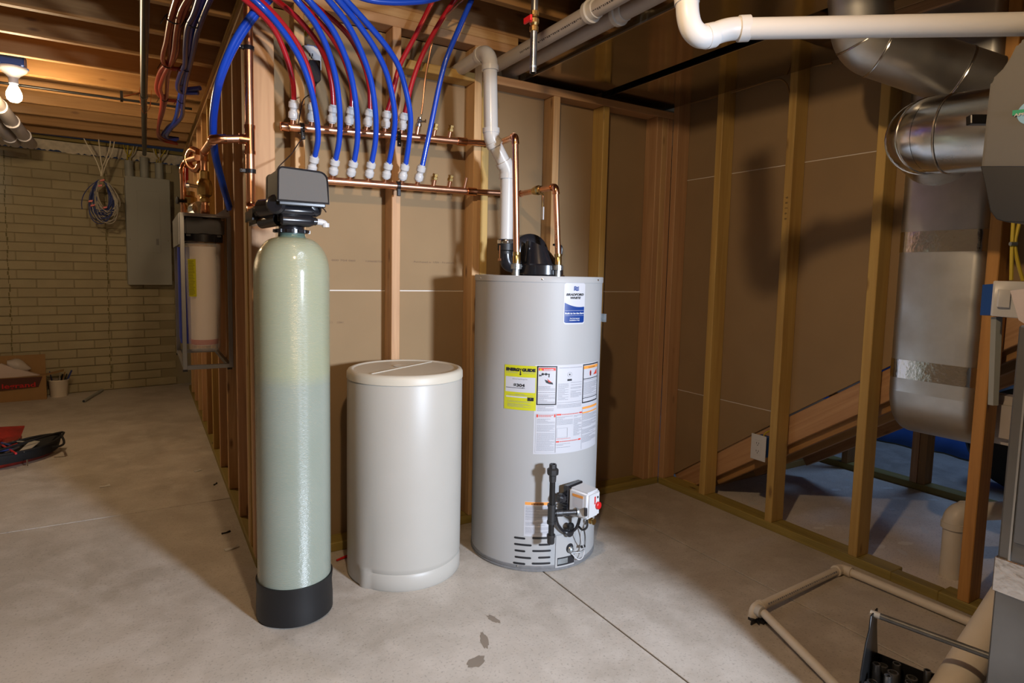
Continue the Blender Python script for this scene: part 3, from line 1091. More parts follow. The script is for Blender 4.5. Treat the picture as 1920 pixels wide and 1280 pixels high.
S.text('Installation Only', w * 0.5, h * 0.912, 0.0055, M['label_white'], width=w * 0.48, center=True, bold=0.0003)

# yellow energy label
tl, w, h = px_rect((947, 682.5), (1004.5, 770))
S = Sticker(tl, w, h, 'energy_label', M['label_yellow'], lay=3)
S.text('ENERG', w * 0.05, h * 0.125, 0.0150, M['ink'], width=w * 0.43, bold=0.0013, lay=5)
S.text('Y', w * 0.475, h * 0.135, 0.0165, M['ink'], width=w * 0.08, bold=0.0010, lay=5)
S.text('GUIDE', w * 0.555, h * 0.125, 0.0150, M['ink'], width=w * 0.41, bold=0.0013, lay=5)
S.poly([(w * .50, h * .13), (w * .53, h * .13), (w * .53, h * .19), (w * .555, h * .185), (w * .515, h * .225), (w * .475, h * .185), (w * .50, h * .19)], M['ink'], 'arrow', 5)
S.rect(w * .04, h * .26, w * .97, h * .60, M['label_white'], 'white_field', lay=4)
S.text('$304', w * 0.48, h * 0.475, 0.0165, M['ink'], width=w * 0.35, center=True, bold=0.0006, lay=6)
S.rects([(w * .06, h * .500, w * .66, h * .510), (w * .58, h * .485, w * .60, h * .50)], M['ink'], lay=6)
S.text('Estimated Yearly Energy Cost', w * 0.5, h * 0.315, 0.006, M['ink_grey'], width=w * 0.46, center=True, lay=6)
S.text('First Hour Rating', w * 0.5, h * 0.655, 0.006, M['ink_grey'], width=w * 0.28, center=True, lay=6)
S.rect(w * .06, h * .695, w * .73, h * .725, M['label_white'], 'white_field', lay=4)
S.rect(w * .74, h * .705, w * .93, h * .785, M['ink'], 'black_field', lay=4)
S.text('68', w * 0.835, h * 0.738, 0.004, M['label_white'], center=True, lay=6)
S.lines(w * .12, h * .665, w * .90, h * .685, 1, M['ink_grey'], 2, lay=5)
S.lines(w * .12, h * .80, w * .85, h * .95, 7, M['ink_grey'], 3, lay=5, th=0.30)
S.lines(w * .06, h * .135, w * .44, h * .19, 3, M['ink_grey'], 4, lay=5, th=0.25)
S.lines(w * .60, h * .135, w * .95, h * .19, 3, M['ink_grey'], 5, lay=5, th=0.25)

# big white instruction sheet
a = cyl_hit(1003.5, 684)
b = cyl_hit(1121.0, 674)
c = cyl_hit(1001.5, 851)
phl = a[0]
w = (b[0] - a[0]) * HR
h = a[1] - c[1]
S = Sticker((phl, a[1]), w, h, 'instruction_label', M['label_white'])
phs = lambda u, v_: (cyl_hit(u, v_)[0] - phl) * HR
x1 = phs(1006.5, 720)
x2 = phs(1044, 720)
x3 = phs(1092, 720)
x4 = w * 0.985
hm = h * 0.475


def frame(a0, b0, a1, b1, t, mat):
    S.rects([(a0, b0, a1, b0 + t), (a0, b1 - t, a1, b1), (a0, b0, a0 + t, b1), (a1 - t, b0, a1, b1)], mat, 'frame')


frame(x1, h * 0.01, x2, h * 0.445, 0.0046, M['ink'])
frame(x3, h * 0.01, x4, h * 0.455, 0.0046, M['ink'])
S.rect(x1 + .006, h * .03, x2 - .006, h * .062, M['label_red'], 'red_field', lay=2)
S.text('DANGER', x1 + (x2 - x1) * .58, h * .057, 0.0066, M['label_white'], width=(x2 - x1) * .5, center=True, bold=0.0004)
S.poly([(x1 + .009, h * .06), (x1 + .019, h * .06), (x1 + .014, h * .034)], M['label_yellow'], 'triangle')
# tap and hand pictogram
S.rects([(x1 + .008, h * .105, x1 + .011, h * .125), (x1 + .012, h * .108, x1 + .018, h * .122), (x1 + .020, h * .095, x1 + .050, h * .105)], M['ink'])
for k in range(2):
    S.poly([(x1 + .022 + k * .013 + .005 * math.cos(t * PI / 5), h * .10 + .005 * math.sin(t * PI / 5)) for t in range(10)], M['ink'], 'tap')
S.rects([(x1 + .045, h * .10, x1 + .049, h * .135)], M['ink'])
S.poly([(x1 + .030, h * .16), (x1 + .045, h * .175), (x1 + .062, h * .195), (x1 + .064, h * .215), (x1 + .048, h * .21), (x1 + .036, h * .195)], M['ink'], 'hand')
S.poly([(x1 + .040, h * .15), (x1 + .046, h * .165), (x1 + .058, h * .190), (x1 + .046, h * .188)], M['label_red'], 'steam')
S.lines(x1 + .006, h * .235, x2 - .006, h * .435, 15, M['ink_grey'], 7)
S.rects([(x3 + .004, h * .03, x4 - .004, h * .065)], M['label_orange'])
S.text('WARNING', (x3 + x4) / 2, h * .058, 0.006, M['ink'], width=(x4 - x3) * .45, center=True)
S.poly([(x3 + (x4 - x3) * .42 + .006 * math.cos(t * PI / 6), h * .12 + .012 * math.sin(t * PI / 6)) for t in range(12)], M['label_red'], 'prohibition')
S.rects([(x3 + (x4 - x3) * .42 - .003, h * .10, x3 + (x4 - x3) * .42 + .003, h * .15)], M['ink'], lay=4)
S.poly([(x3 + (x4 - x3) * .62, h * .145), (x3 + (x4 - x3) * .9, h * .145), (x3 + (x4 - x3) * .88, h * .085)], M['label_red'], 'flame')
S.rects([(x3 + .003, h * .175, x4 - .003, h * .183), (x3 + .003, h * .395, x4 - .003, h * .402)], M['ink'])
S.lines(x3 + .006, h * .195, x4 - .006, h * .39, 17, M['ink_grey'], 8)
S.lines(x2 + .008, h * .03, x3 - .006, h * .045, 1, M['ink_grey'], 9)
# star seal
cx_, cz_ = (x2 + x3) / 2 - 0.006, h * .11
ring = []
for t in range(24):
    ring.append((cx_ + .010 * math.cos(t * PI / 12), cz_ + .010 * math.sin(t * PI / 12)))
for t in range(24):
    ring.append((cx_ + .0092 * math.cos(t * PI / 12), cz_ + .0092 * math.sin(t * PI / 12)))
MB().add([S.P(a, b, 0.0012) for a, b in ring], [(i, (i + 1) % 24, 24 + (i + 1) % 24, 24 + i) for i in range(24)]).build('seal_ring', M['ink_grey'], S.o, smooth=0)
S.poly([(cx_ + (.005 if t % 2 else .002) * math.sin(t * PI / 5), cz_ + (.005 if t % 2 else .002) * math.cos(t * PI / 5)) for t in range(10)], M['ink'], 'star')
S.rects([(cx_ - .010, h * .160, cx_ + .010, h * .182)], M['ink'], lay=3)
S.lines(x2 + .006, h * .21, x2 + (x3 - x2) * .42, h * .40, 14, M['ink_grey'], 10)
S.lines(x2 + (x3 - x2) * .5, h * .20, x3 - .006, h * .39, 14, M['ink_grey'], 11)
S.lines(x2 + .003, h * .42, x3 - .004, h * .49, 6, M['ink_grey'], 12)
S.lines(x1 + .004, h * .455, x2 - .010, h * .52, 4, M['ink_grey'], 13)
# lower half
frame(x1 - .001, h * .545, x2, h * .985, 0.0006, M['ink_grey'])
S.rects([(x1 + .002, h * .55, x1 + .008, h * .583), (x2 - .008, h * .55, x2 - .002, h * .583), (x2 + .003, h * .548, x2 + .022, h * .565), (x3 - .013, h * .548, x3 + .002, h * .565),
         (x2 + .003, h * .855, x2 + .016, h * .872), (x3 - .016, h * .855, x3 - .002, h * .872)], M['label_red'])
S.lines(x1 + .010, h * .555, x2 - .010, h * .583, 2, M['ink_red'], 14, th=.6)
S.lines(x1 + .004, h * .60, x2 - .004, h * .97, 32, M['ink_grey'], 15)
S.lines(x2 + .024, h * .552, x3 - .016, h * .565, 1, M['ink_red'], 16, th=.8)
S.lines(x2 + .018, h * .858, x3 - .018, h * .872, 1, M['ink_red'], 17, th=.8)
S.lines(x2 + .004, h * .58, x2 + (x3 - x2) * .62, h * .68, 8, M['ink_grey'], 18)
S.lines(x2 + (x3 - x2) * .66, h * .58, x3, h * .83, 20, M['ink_grey'], 19)
frame(x2 + .005, h * .71, x2 + (x3 - x2) * .42, h * .82, 0.0008, M['ink_grey'])
S.lines(x2 + .004, h * .83, x2 + (x3 - x2) * .55, h * .845, 1, M['ink_red'], 20)
S.lines(x2 + .004, h * .89, x2 + (x3 - x2) * .55, h * .94, 4, M['ink_grey'], 21)
S.lines(x3 + .006, h * .58, w - .006, h * .92, 30, M['ink_grey'], 22)
S.rects([(x3 + .004, h * .50, w - .004, h * .525), (x3 + .004, h * .56, w - .004, h * .575)], M['label_orange'])
S.rects([(x2 + .001, h * .545, x2 + .0018, h * .985), (x3 + .003, h * .5, x3 + .0038, h * .985)], M['ink_grey'])

# warning sheet low on the jacket
tl, w, h = px_rect((983.5, 939.5), (1030, 1005))
S = Sticker(tl, w, h, 'warning_label', M['label_white'])
S.rect(w * .02, h * .01, w * .98, h * .095, M['label_orange'], 'orange_field', lay=2)
S.text('WARNING', w * .54, h * .082, 0.0088, M['ink'], width=w * .42, center=True, bold=.0004)
S.poly([(w * .27, h * .08), (w * .32, h * .08), (w * .295, h * .04)], M['ink'], 'triangle')
S.rects([(w * .04, h * z, w * .96, h * z + .0006) for z in (.135, .20, .27, .36, .44, .62, .93)], M['ink_grey'])
S.lines(w * .05, h * .12, w * .95, h * .92, 26, M['ink_grey'], 31)

# louvre slots and burner access door
vs_mb = MB()


def slot(u0, u1, v_, hgt=0.0085):
    a = cyl_hit(u0, v_)
    b = cyl_hit(u1, v_)
    z = (a[1] + b[1]) / 2
    r_ = hgt / 2
    n_ = 6
    pts = []
    for k in range(n_ + 1):
        t = PI / 2 + PI * k / n_
        pts.append((a[0] * HR + r_ + r_ * math.cos(t), z + r_ * math.sin(t)))
    for k in range(n_ + 1):
        t = -PI / 2 + PI * k / n_
        pts.append((b[0] * HR - r_ + r_ * math.cos(t), z + r_ * math.sin(t)))
    x0_, x1_ = a[0] * HR, b[0] * HR
    cols = []
    for k in range(17):
        t = k / 16
        x = x0_ + (x1_ - x0_) * (0.5 - 0.5 * math.cos(PI * t))
        e = min(x - x0_, x1_ - x)
        hh_ = r_ if e >= r_ else math.sqrt(max(0, r_ * r_ - (r_ - e) ** 2))
        cols += [cpt(x / HR, z + hh_, 0.0008), cpt(x / HR, z - hh_, 0.0008)]
    MB().add(cols, [(2 * i, 2 * i + 1, 2 * i + 3, 2 * i + 2) for i in range(16)]).build('vent_slot', M['ink'], wh, smooth=0)


for i, (v_, uu) in enumerate([(1008, (964, 985, 998, 1030)), (1020.5, (964, 997, 1010, 1032)), (1032, (965, 985, 998, 1033)), (1044.5, (965, 996, 1009, 1032)), (1055.5, (962, 985, 997, 1032))]):
    slot(uu[0], uu[1], v_)
    slot(uu[2], uu[3], v_)
a = cyl_hit(1042, 1003)
b = cyl_hit(1076, 1056)
mb = MB()
for i in range(5):
    pass
S2 = Sticker((a[0], a[1]), (b[0] - a[0]) * HR, a[1] - b[1], 'access_door', M['heater'], lay=4)
w, h = S2.w, S2.h
S2.rects([(0, 0, w, 0.0012), (0, 0, 0.0012, h), (w - .001, 0, w, h)], M['heater_dark'], 'door_edge', lay=5)
S2.rects([(w * .10, h * .70, w * .98, h * .95)], M['ink'], 'burner_opening', lay=5)
S2.poly([(w * .72 + .018 * math.cos(t * PI / 10), h * .47 + .020 * math.sin(t * PI / 10)) for t in range(20)], M['ink'], 'sight_port', 5)
S2.rects([(w * .12, h * .74, w * .62, h * .90)], M['zinc'], 'gasket', lay=6)
p_ = S2.P(w * .72, h * .5, 0.004)
MB().lathe(p_, [(0.013, 0), (0.014, 0.006), (0.009, 0.012), (0.005, 0.014)], 16, (math.sin(a[0]), -math.cos(a[0]), 0)).build('sight_glass', M['zinc'], wh)
MB().lathe(cpt(cyl_hit(970, 1063)[0], 0.022, 0.002), [(0.003, 0), (0.003, 0.003)], 8, (0, -1, 0)).build('screw', M['chrome'], wh)
for u in (903, 1017, 1120):
    ph = cyl_hit(u, 523)[0]
    MB().lathe(cpt(ph, 1.166, 0.003), [(0.0042, 0), (0.0036, 0.002), (0.001, 0.003)], 10, (math.sin(ph), -math.cos(ph), 0)).build('screw', M['chrome'], wh)
ph = cyl_hit(1126.4, 597)[0] + 0.10
MB().obox(cpt(ph, 1.008, 0.010), (0.006, 0, 0), (0, 0.010, 0), (0, 0, 0.017)).build('wire_clip', M['zinc'], wh)

# gas control on the lower right
def rad_pt(u, v_, off):
    a_, z_, p = cyl_hit(u, v_, HR + off)
    return Vector(p), a_


p, ph = rad_pt(1096, 940, 0.075)
rn = Vector((math.sin(ph), -math.cos(ph), 0))
# orient the box more to the right-front
fn = (rn + Vector((0.35, -0.1, 0))).normalized()
fn = Vector((math.sin(ph + 0.25), -math.cos(ph + 0.25), 0))
fr = Vector((-fn.y, fn.x, 0))
gv = MB()
hw, hh, hd = 0.047, 0.058, 0.046


def gbox(c, hw_, hh_, hd_, taper=0.85):
    vv_ = []
    for k, s_ in ((-1, 1.0), (1, taper)):
        for j in (-1, 1):
            for i in (-1, 1):
                vv_.append(c + fr * i * hw_ * s_ + Vector((0, 0, 1)) * j * hh_ * s_ + fn * k * hd_)
    return MB().add(vv_, [(0, 1, 3, 2), (4, 6, 7, 5), (0, 4, 5, 1), (1, 5, 7, 3), (3, 7, 6, 2), (2, 6, 4, 0)])


ctl = gbox(p, hw, hh, hd, 0.90).build('gas_control', M['white_plastic'], wh, bevel=0.009, seg=3)
gbox(p - fn * (hd + 0.011), hw * 1.05, hh * 1.05, 0.012, 1.0).build('control_back', M['black_plastic'], wh, bevel=0.003)
mb = MB()
for k in range(7):
    mb.obox(p - fn * (hd + 0.012) - fr * (hw * 1.1) + Vector((0, 0, -0.035 + k * 0.011)), fr * 0.006, fn * 0.010, Vector((0, 0, 0.002)))
mb.build('cooling_fin', M['black_plastic'], wh, smooth=0)
fc = p + fn * (hd + 0.0005)
kb = MB().lathe(fc + fr * 0.022 + Vector((0, 0, -0.008)), [(0.015, 0), (0.0145, 0.008), (0.012, 0.010), (0.0, 0.010)], 24, fn).build('dial', M['red_plastic'], ctl)
MB().obox(fc + fr * 0.004 + Vector((0, 0, 0.016)), fr * 0.0035, fn * 0.0008, Vector((0, 0, 0.015))).build('red_mark', M['red_plastic'], ctl)
MB().obox(fc + fr * 0.022 + Vector((0, 0, 0.025)), fr * 0.004, fn * 0.0008, Vector((0, 0, 0.004))).build('status_light', M['ink'], ctl)
MB().obox(p + fr * (-hw * 0.96) + Vector((0, 0, 0.012)), fr * 0.0008, fn * 0.025, Vector((0, 0, 0.026))).build('side_label', M['label_white'], ctl)
MB().obox(p + fr * (-hw * 0.98) + Vector((0, 0, 0.034)), fr * 0.0008, fn * 0.025, Vector((0, 0, 0.005))).build('side_label', M['label_orange'], ctl)
# gas pipe drop
p1, ph1 = rad_pt(1036.5, 885, 0.075)
p2, _ = rad_pt(1031, 1010, 0.075)
pa = Vector((p1.x, p1.y, p1.z))
pb = Vector((p1.x, p1.y, p2.z))
gp = MB().tube([pa, pb], 0.0112, 16).build('gas_pipe', M['iron'], wh)
MB().lathe(pa + Vector((0, 0, -0.012)), [(0.013, -0.025), (0.0145, 0.0), (0.0215, 0.004), (0.0225, 0.012), (0.0225, 0.024), (0.0150, 0.030), (0.0140, 0.044), (0.0105, 0.044), (0.0105, 0.036)], 8).build('pipe_union', M['cast'], wh, smooth=20)
zt = rad_pt(1034, 962, 0.075)[0].z
MB().tube([(pa.x, pa.y, zt - 0.038), (pa.x, pa.y, zt + 0.034)], 0.0155, 18).tube([(pa.x, pa.y, zt - 0.040), (pa.x, pa.y, zt - 0.030)], 0.0175, 18).tube([(pa.x, pa.y, zt + 0.028), (pa.x, pa.y, zt + 0.037)], 0.0175, 18).build('tee', M['cast'], wh)
nb_ = Vector((p.x, p.y, 0)) - fr * hw * 0.9
nb_ = Vector((nb_.x, nb_.y, zt))
MB().tube([(pa.x, pa.y, zt), nb_], 0.0095, 16).tube([Vector((pa.x, pa.y, zt)) * 0.85 + nb_ * 0.15, Vector((pa.x, pa.y, zt)) * 0.6 + nb_ * 0.4], 0.0140, 16).build('nipple', M['cast'], wh)
MB().tube([nb_ * 0.94 + Vector((pa.x, pa.y, zt)) * 0.06, nb_ * 1.0], 0.0165, 16).build('inlet_boss', M['zinc'], wh)
MB().lathe((pa.x, pa.y, pb.z - 0.018), [(0.013, 0), (0.0145, 0.003), (0.0145, 0.022), (0.0165, 0.026), (0.0165, 0.036)], 12).build('drip_cap', M['cast'], wh)
MB().lathe(pa * 0.5 + cpt(ph1 + 0.12, pa.z, 0.01) * 0.5 + Vector((0.022, 0.0, zt - pa.z + 0.045)), [(0.0, 0), (0.02, 0.004), (0.02, 0.02), (0.012, 0.028)], 18, (0.3, -1, 0)).build('igniter_boot', M['black_plastic'], wh)
q1 = nb_ + Vector((0.01, 0.03, -0.02))
MB().tube(spline([Vector((pa.x + 0.03, pa.y + 0.02, zt - 0.01)), rad_pt(1047, 985, 0.02)[0], rad_pt(1062, 998, 0.02)[0], rad_pt(1080, 990, 0.04)[0], rad_pt(1088, 968, 0.06)[0]], 6), 0.0065, 8).build('wire_harness', M['black_plastic'], wh)
MB().tube(spline([rad_pt(1098, 960, 0.12)[0], rad_pt(1101, 985, 0.10)[0], rad_pt(1093, 993, 0.07)[0], rad_pt(1083, 985, 0.04)[0]], 6), 0.0045, 8).build('wire_harness', M['black_plastic'], wh)
MB().tube([rad_pt(1098, 953, 0.125)[0], rad_pt(1098, 966, 0.12)[0]], 0.007, 8).build('plug', M['black_plastic'], wh)
MB().tube(spline([rad_pt(1097, 975, 0.09)[0], rad_pt(1089, 1005, 0.05)[0], rad_pt(1095, 1030, 0.03)[0], rad_pt(1092, 1045, 0.03)[0], rad_pt(1083, 1048, 0.02)[0], rad_pt(1070, 1035, 0.01)[0]], 6), 0.0022, 8).build('pilot_tube', M['white_plastic'], wh)
MB().tube(spline([rad_pt(1094, 985, 0.04)[0], rad_pt(1097, 1010, 0.03)[0], rad_pt(1093, 1032, 0.03)[0], rad_pt(1072, 1036, 0.012)[0]], 6), 0.003, 8).build('pilot_tube', M['steel'], wh)
MB().lathe(rad_pt(1066, 996, 0.01)[0], [(0.019, 0), (0.019, 0.012), (0.012, 0.014), (0.0, 0.015)], 20, (math.sin(ph), -math.cos(ph), 0)).build('reset_button', M['black_plastic'], wh)
MB().lathe(rad_pt(1068, 986, 0.025)[0], [(0.014, 0), (0.014, 0.012), (0.0, 0.015)], 16, (0.2, -1, 0.3)).build('sensor', M['iron'], wh)
MB().lathe(rad_pt(1106, 975, 0.03)[0], [(0.014, 0), (0.014, 0.006), (0.008, 0.007), (0.008, 0.016), (0.013, 0.017), (0.013, 0.022), (0, 0.022)], 14, (math.sin(ph + .2), -math.cos(ph + .2), 0)).build('drain_valve', M['brass'], wh)
MB().obox(rad_pt(1093, 1024, 0.03)[0], (0.010, 0, 0), (0, 0.004, 0), (0, 0, 0.004)).build('tube_clip', M['iron'], wh)

# blower on top
zt = 1.172
bc = at(1015, 507, y=-0.30)
bc = Vector((bc.x, bc.y, zt))
MB().lathe(bc, [(0.100, 0), (0.102, 0.008), (0.095, 0.012), (0.093, 0.050), (0.088, 0.056), (0.0, 0.058)], 48).build('blower_base', bp, wh)
# sloping cowl
top_c = at(1004, 470, y=-0.27)
n_ = 28
lo, hi = [], []
for j in range(n_):
    a = 2 * PI * j / n_
    lo.append((bc.x + 0.082 * math.cos(a), bc.y + 0.082 * math.sin(a), zt + 0.056))
    hi.append((bc.x - 0.010 + 0.058 * math.cos(a), bc.y + 0.01 + 0.055 * math.sin(a), zt + 0.122 - 0.030 * math.cos(a)))
MB().add(lo + hi, [(i, (i + 1) % n_, n_ + (i + 1) % n_, n_ + i) for i in range(n_)] + [tuple(range(n_, 2 * n_))]).build('blower_cowl', bp, wh, smooth=50)
sc = Vector((bc.x - 0.022, bc.y + 0.050, zt + 0.098))
MB().lathe(sc, [(0.05, -0.004), (0.080, 0), (0.089, 0.008), (0.089, 0.052), (0.080, 0.06), (0.0, 0.06)], 48, (0.12, 1, 0)).build('blower_scroll', bp, wh)
MB().tube(spline([(bc.x + 0.045, bc.y - 0.02, zt + 0.14), (bc.x + 0.078, bc.y - 0.02, zt + 0.140), (bc.x + 0.090, bc.y - 0.02, zt + 0.125), (bc.x + 0.085, bc.y - 0.02, zt + 0.09), (bc.x + 0.07, bc.y - 0.02, zt + 0.085)], 5), 0.005, 8).build('blower_handle', bp, wh)
# exhaust elbow to the vent coupling
PVX, PVY = 0.969, -0.25
zc = at(949, 440, y=PVY).z
eb = spline([(bc.x - 0.05, PVY + 0.01, zt + 0.045), (PVX + 0.025, PVY, zt + 0.048), (PVX + 0.004, PVY, zt + 0.072), (PVX, PVY, zt + 0.11)], 6)
MB().tube(eb, 0.030, 20).build('exhaust_elbow', bp, wh)
MB().lathe((PVX, PVY, zt + 0.095), [(0.030, 0), (0.030, 0.012), (0.036, 0.016), (0.036, 0.060), (0.031, 0.062)], 28).build('vent_coupling', M['rubber'], wh)
MB().lathe((PVX, PVY, zt + 0.138), [(0.0368, 0), (0.0375, 0.002), (0.0375, 0.013), (0.0368, 0.015)], 28).build('hose_clamp', M['chrome'], wh)
MB().obox((PVX + 0.002, PVY - 0.040, zt + 0.145), (0.012, 0, 0), (0, 0.004, 0), (0, 0, 0.006)).build('clamp_screw', M['chrome'], wh)
MB().tube([(PVX - 0.036, PVY - 0.012, zt + 0.13), (PVX - 0.036, PVY - 0.012, zt + 0.072)], 0.002, 6).tube([(PVX - 0.036, PVY - 0.012, zt + 0.075), (PVX - 0.036, PVY - 0.012, zt + 0.065)], 0.007, 10).build('pressure_tap', M['copper'], wh)
# hot and cold nipples
for (x, y, z1_) in ((0.932, -0.40, 1.245), (1.135, -0.40, 1.245)):
    MB().lathe((x, y, zt), [(0.014, 0), (0.014, 0.030), (0.0215, 0.032), (0.0215, 0.050), (0.014, 0.052), (0.0135, 0.060)], 6 if False else 12).build('nipple', M['zinc'], wh, smooth=25)
# yellow shadow streak on the jacket is left to light

# ================================================================== PLUMBING ON THE BACK WALL
cu, cf = M['copper'], M['copper_fit']


def fitting(base, top, parent, body_at=0.42):
    """white push-fit coupling between a copper stub and a plastic tube"""
    base, top = Vector(base), Vector(top)
    d = (top - base)
    ln = d.length
    ax = d.normalized()
    MB().tube([base, base + ax * ln * 0.45], 0.0085, 12).build('stub', cu, parent)
    s0 = ln * 0.27
    k = ln - s0
    MB().lathe(base + ax * s0, [(0.0115, 0), (0.0125, 0.001), (0.0125, .06 * k), (0.0178, .09 * k), (0.0185, .16 * k), (0.0185, .36 * k), (0.0155, .42 * k), (0.0135, .46 * k), (0.0135, .54 * k), (0.0155, .58 * k), (0.0188, .63 * k), (0.0188, .86 * k), (0.016, .91 * k), (0.0135, .93 * k), (0.0135, k), (0.010, k)], 20, ax).build('push_fitting', M['white_plastic'], parent)


def clamp(c, ax, r, parent, mat=None, out=(0, -1, 0)):
    ax = Vector(ax).normalized()
    MB().lathe(Vector(c) - ax * 0.008, [(r, 0), (r + 0.0045, 0.001), (r + 0.0045, 0.015), (r, 0.016)], 20, ax).build('clamp', mat or M['black_plastic'], parent)


MZ = 0.015
upp = [at(u, v_, y=-0.045) for u, v_ in ((531, 237), (600, 242.5), (700, 250.5), (800, 259), (858, 264.5))]
um = thing('copper_manifold', 'upper copper manifold pipe with seven red tubes and two capped outlets', 'manifold', tuple(upp[0]), 'copper manifolds on the studs')
MB().tube(upp, MZ, 18).build('pipe', cu, um)
MB().lathe(upp[0] - (upp[1] - upp[0]).normalized() * 0.012, [(0.0, 0), (0.015, 0.001), (0.0175, 0.004), (0.0175, 0.026), (0.0165, 0.028), (0.0175, 0.031), (0.0175, 0.036), (0.015, 0.037)], 20, upp[1] - upp[0]).build('end_cap', cf, um)


def on_run(run, u):
    """point of the run seen at pixel column u"""
    best = None
    for a, b in zip(run[:-1], run[1:]):
        for k in range(21):
            p_ = a.lerp(b, k / 20)
            d = p_ - CAM
            uu = PX0 + FPX * d.dot(RGT) / d.dot(FWD)
            if best is None or abs(uu - u) < best[0]:
                best = (abs(uu - u), p_)
    return best[1]


red_b = [548.5, 584.5, 620.5, 653.5, 687, 720, 753]
red_t = [(551, 187), (586, 192), (625, 196), (659.5, 200), (694, 204), (726, 207), (758.5, 211)]
YT = -0.075
for u, (tu, tv) in zip(red_b, red_t):
    b = on_run(upp, u)
    fitting(b, at(tu, tv, y=YT), um)
for u, (tu, tv) in ((812, (817, 234)), (842, (846, 237))):
    b = on_run(upp, u)
    t = at(tu, tv, y=-0.062)
    ax = (t - b).normalized()
    MB().tube([b, b + ax * 0.045], 0.0085, 12).build('stub', cu, um)
    MB().lathe(b + ax * 0.036, [(0.009, 0), (0.0135, 0.003), (0.0135, 0.013), (0.0105, 0.015), (0.0105, 0.018), (0.0125, 0.020), (0.0125, 0.027), (0.0, 0.028)], 6, ax).build('brass_cap', M['brass'], um, smooth=20)
b = on_run(upp, 781)
t = at(788, 217, y=-0.062)
ax = (t - b).normalized()
MB().tube([b, b + ax * 0.05], 0.0085, 12).build('stub', cu, um)
MB().lathe(b + ax * 0.042, [(0.009, 0), (0.013, 0.003), (0.013, 0.014), (0.009, 0.017), (0.011, 0.030), (0.008, 0.034), (0.008, 0.040), (0.0, 0.041)], 12, ax).build('needle_valve', M['chrome'], um)
MB().tube([b + ax * 0.064, b + ax * 0.066 + Vector((0.022, -0.01, 0.0))], 0.004, 8).lathe(b + ax * 0.066 + Vector((0.022, -0.01, 0)), [(0.003, -0.002), (0.010, 0), (0.010, 0.003), (0.003, 0.005)], 10, (1, -0.4, 0)).build('valve_handle', M['chrome'], um)
ft = [at(857, 264.4, y=-0.045), at(874, 266, y=-0.045)]
MB().tube(ft, 0.0175, 18).build('coupling', cf, um)
for u, dy in ((566, 0), (746.5, 0)):
    c = on_run(upp, u)
    clamp(c, upp[1] - upp[0], MZ, um)
    MB().obox(c + Vector((0.002, -0.010, -0.030)), (0.0075, 0, 0), (0, 0.006, 0), (0, 0, 0.015)).build('clamp_foot', M['black_plastic'], um, bevel=0.002)
    MB().lathe(c + Vector((0.002, -0.016, -0.034)), [(0.004, 0), (0.0035, 0.002), (0, 0.003)], 8, (0, -1, 0)).build('screw', M['chrome'], um)

lop = [at(u, v_, y=-0.045) for u, v_ in ((545, 333.5), (622, 339), (700, 344.8), (800, 352.5), (873, 358))]
lm = thing('copper_manifold', 'lower copper manifold pipe with seven blue tubes, behind the grey hood', 'manifold', tuple(lop[0]), 'copper manifolds on the studs')
MB().tube(lop, MZ, 18).build('pipe', cu, lm)
blu_b = [582, 621, 655, 687.5, 721, 752, 782]
blu_t = [(590.5, 291), (629, 297), (664, 300), (697, 302), (729, 304), (760.5, 306), (791.5, 309)]
for u, (tu, tv) in zip(blu_b, blu_t):
    fitting(on_run(lop, u), at(tu, tv, y=-0.085), lm)
for u, (tu, tv) in ((812, (817, 325)), (840, (846, 328))):
    b = on_run(lop, u)
    t = at(tu, tv, y=-0.062)
    ax = (t - b).normalized()
    MB().tube([b, b + ax * 0.045], 0.0085, 12).build('stub', cu, lm)
    MB().lathe(b + ax * 0.036, [(0.009, 0), (0.0135, 0.003), (0.0135, 0.013), (0.0105, 0.015), (0.0105, 0.018), (0.0125, 0.020), (0.0125, 0.027), (0.0, 0.028)], 6, ax).build('brass_cap', M['brass'], lm, smooth=20)
b = on_run(lop, 870)
MB().tube([b, at(875, 333, y=-0.062)], 0.0065, 10).build('stub', cu, lm)
MB().tube([at(876, 358.2, y=-0.045), at(892, 359.5, y=-0.045)], 0.0175, 18).build('coupling', cf, lm)
c = on_run(lop, 746)
clamp(c, lop[1] - lop[0], MZ, lm)
MB().obox(c + Vector((0.0, -0.010, -0.028)), (0.0075, 0, 0), (0, 0.006, 0), (0, 0, 0.015)).build('clamp_foot', M['black_plastic'], lm, bevel=0.002)

# hot outlet pipe: upper manifold -> over the heater -> down
hot = thing('copper_pipe', 'copper pipe from upper manifold, dropping to heater just right of white vent', 'pipe', (0.93, -0.40, 1.22))
hp = [at(858, 264.5, y=-0.045), at(930, 270, y=-0.045), Vector((0.915, -0.40, at(962, 257, y=-0.40).z)), Vector((0.932, -0.40, 1.255))]
hp[2] = at(966, 256, y=-0.40)
pipe_run(hp, 0.0125, cu, hot, cf, bend=1.3, ext=1.0)
MB().lathe((0.932, -0.40, 1.225), [(0.013, 0), (0.0155, 0.002), (0.0155, 0.03), (0.0145, 0.032), (0.0155, 0.036), (0.0155, 0.045), (0.0128, 0.047)], 16).build('brass_adapter', M['brass'], hot)
cold = thing('copper_pipe', 'copper pipe from lower manifold with ball valve, down to heater right side', 'pipe', (1.135, -0.40, 1.22))
cp = [at(874, 358, y=-0.045), at(972, 364, y=-0.045), at(1042, 350, y=-0.40), Vector((1.135, -0.40, 1.255))]
pipe_run(cp, 0.0125, cu, cold, cf, bend=1.3, ext=1.0)
MB().lathe((1.135, -0.40, 1.225), [(0.013, 0), (0.0155, 0.002), (0.0155, 0.03), (0.0145, 0.032), (0.0155, 0.036), (0.0155, 0.045), (0.0128, 0.047)], 16).build('brass_adapter', M['brass'], cold)
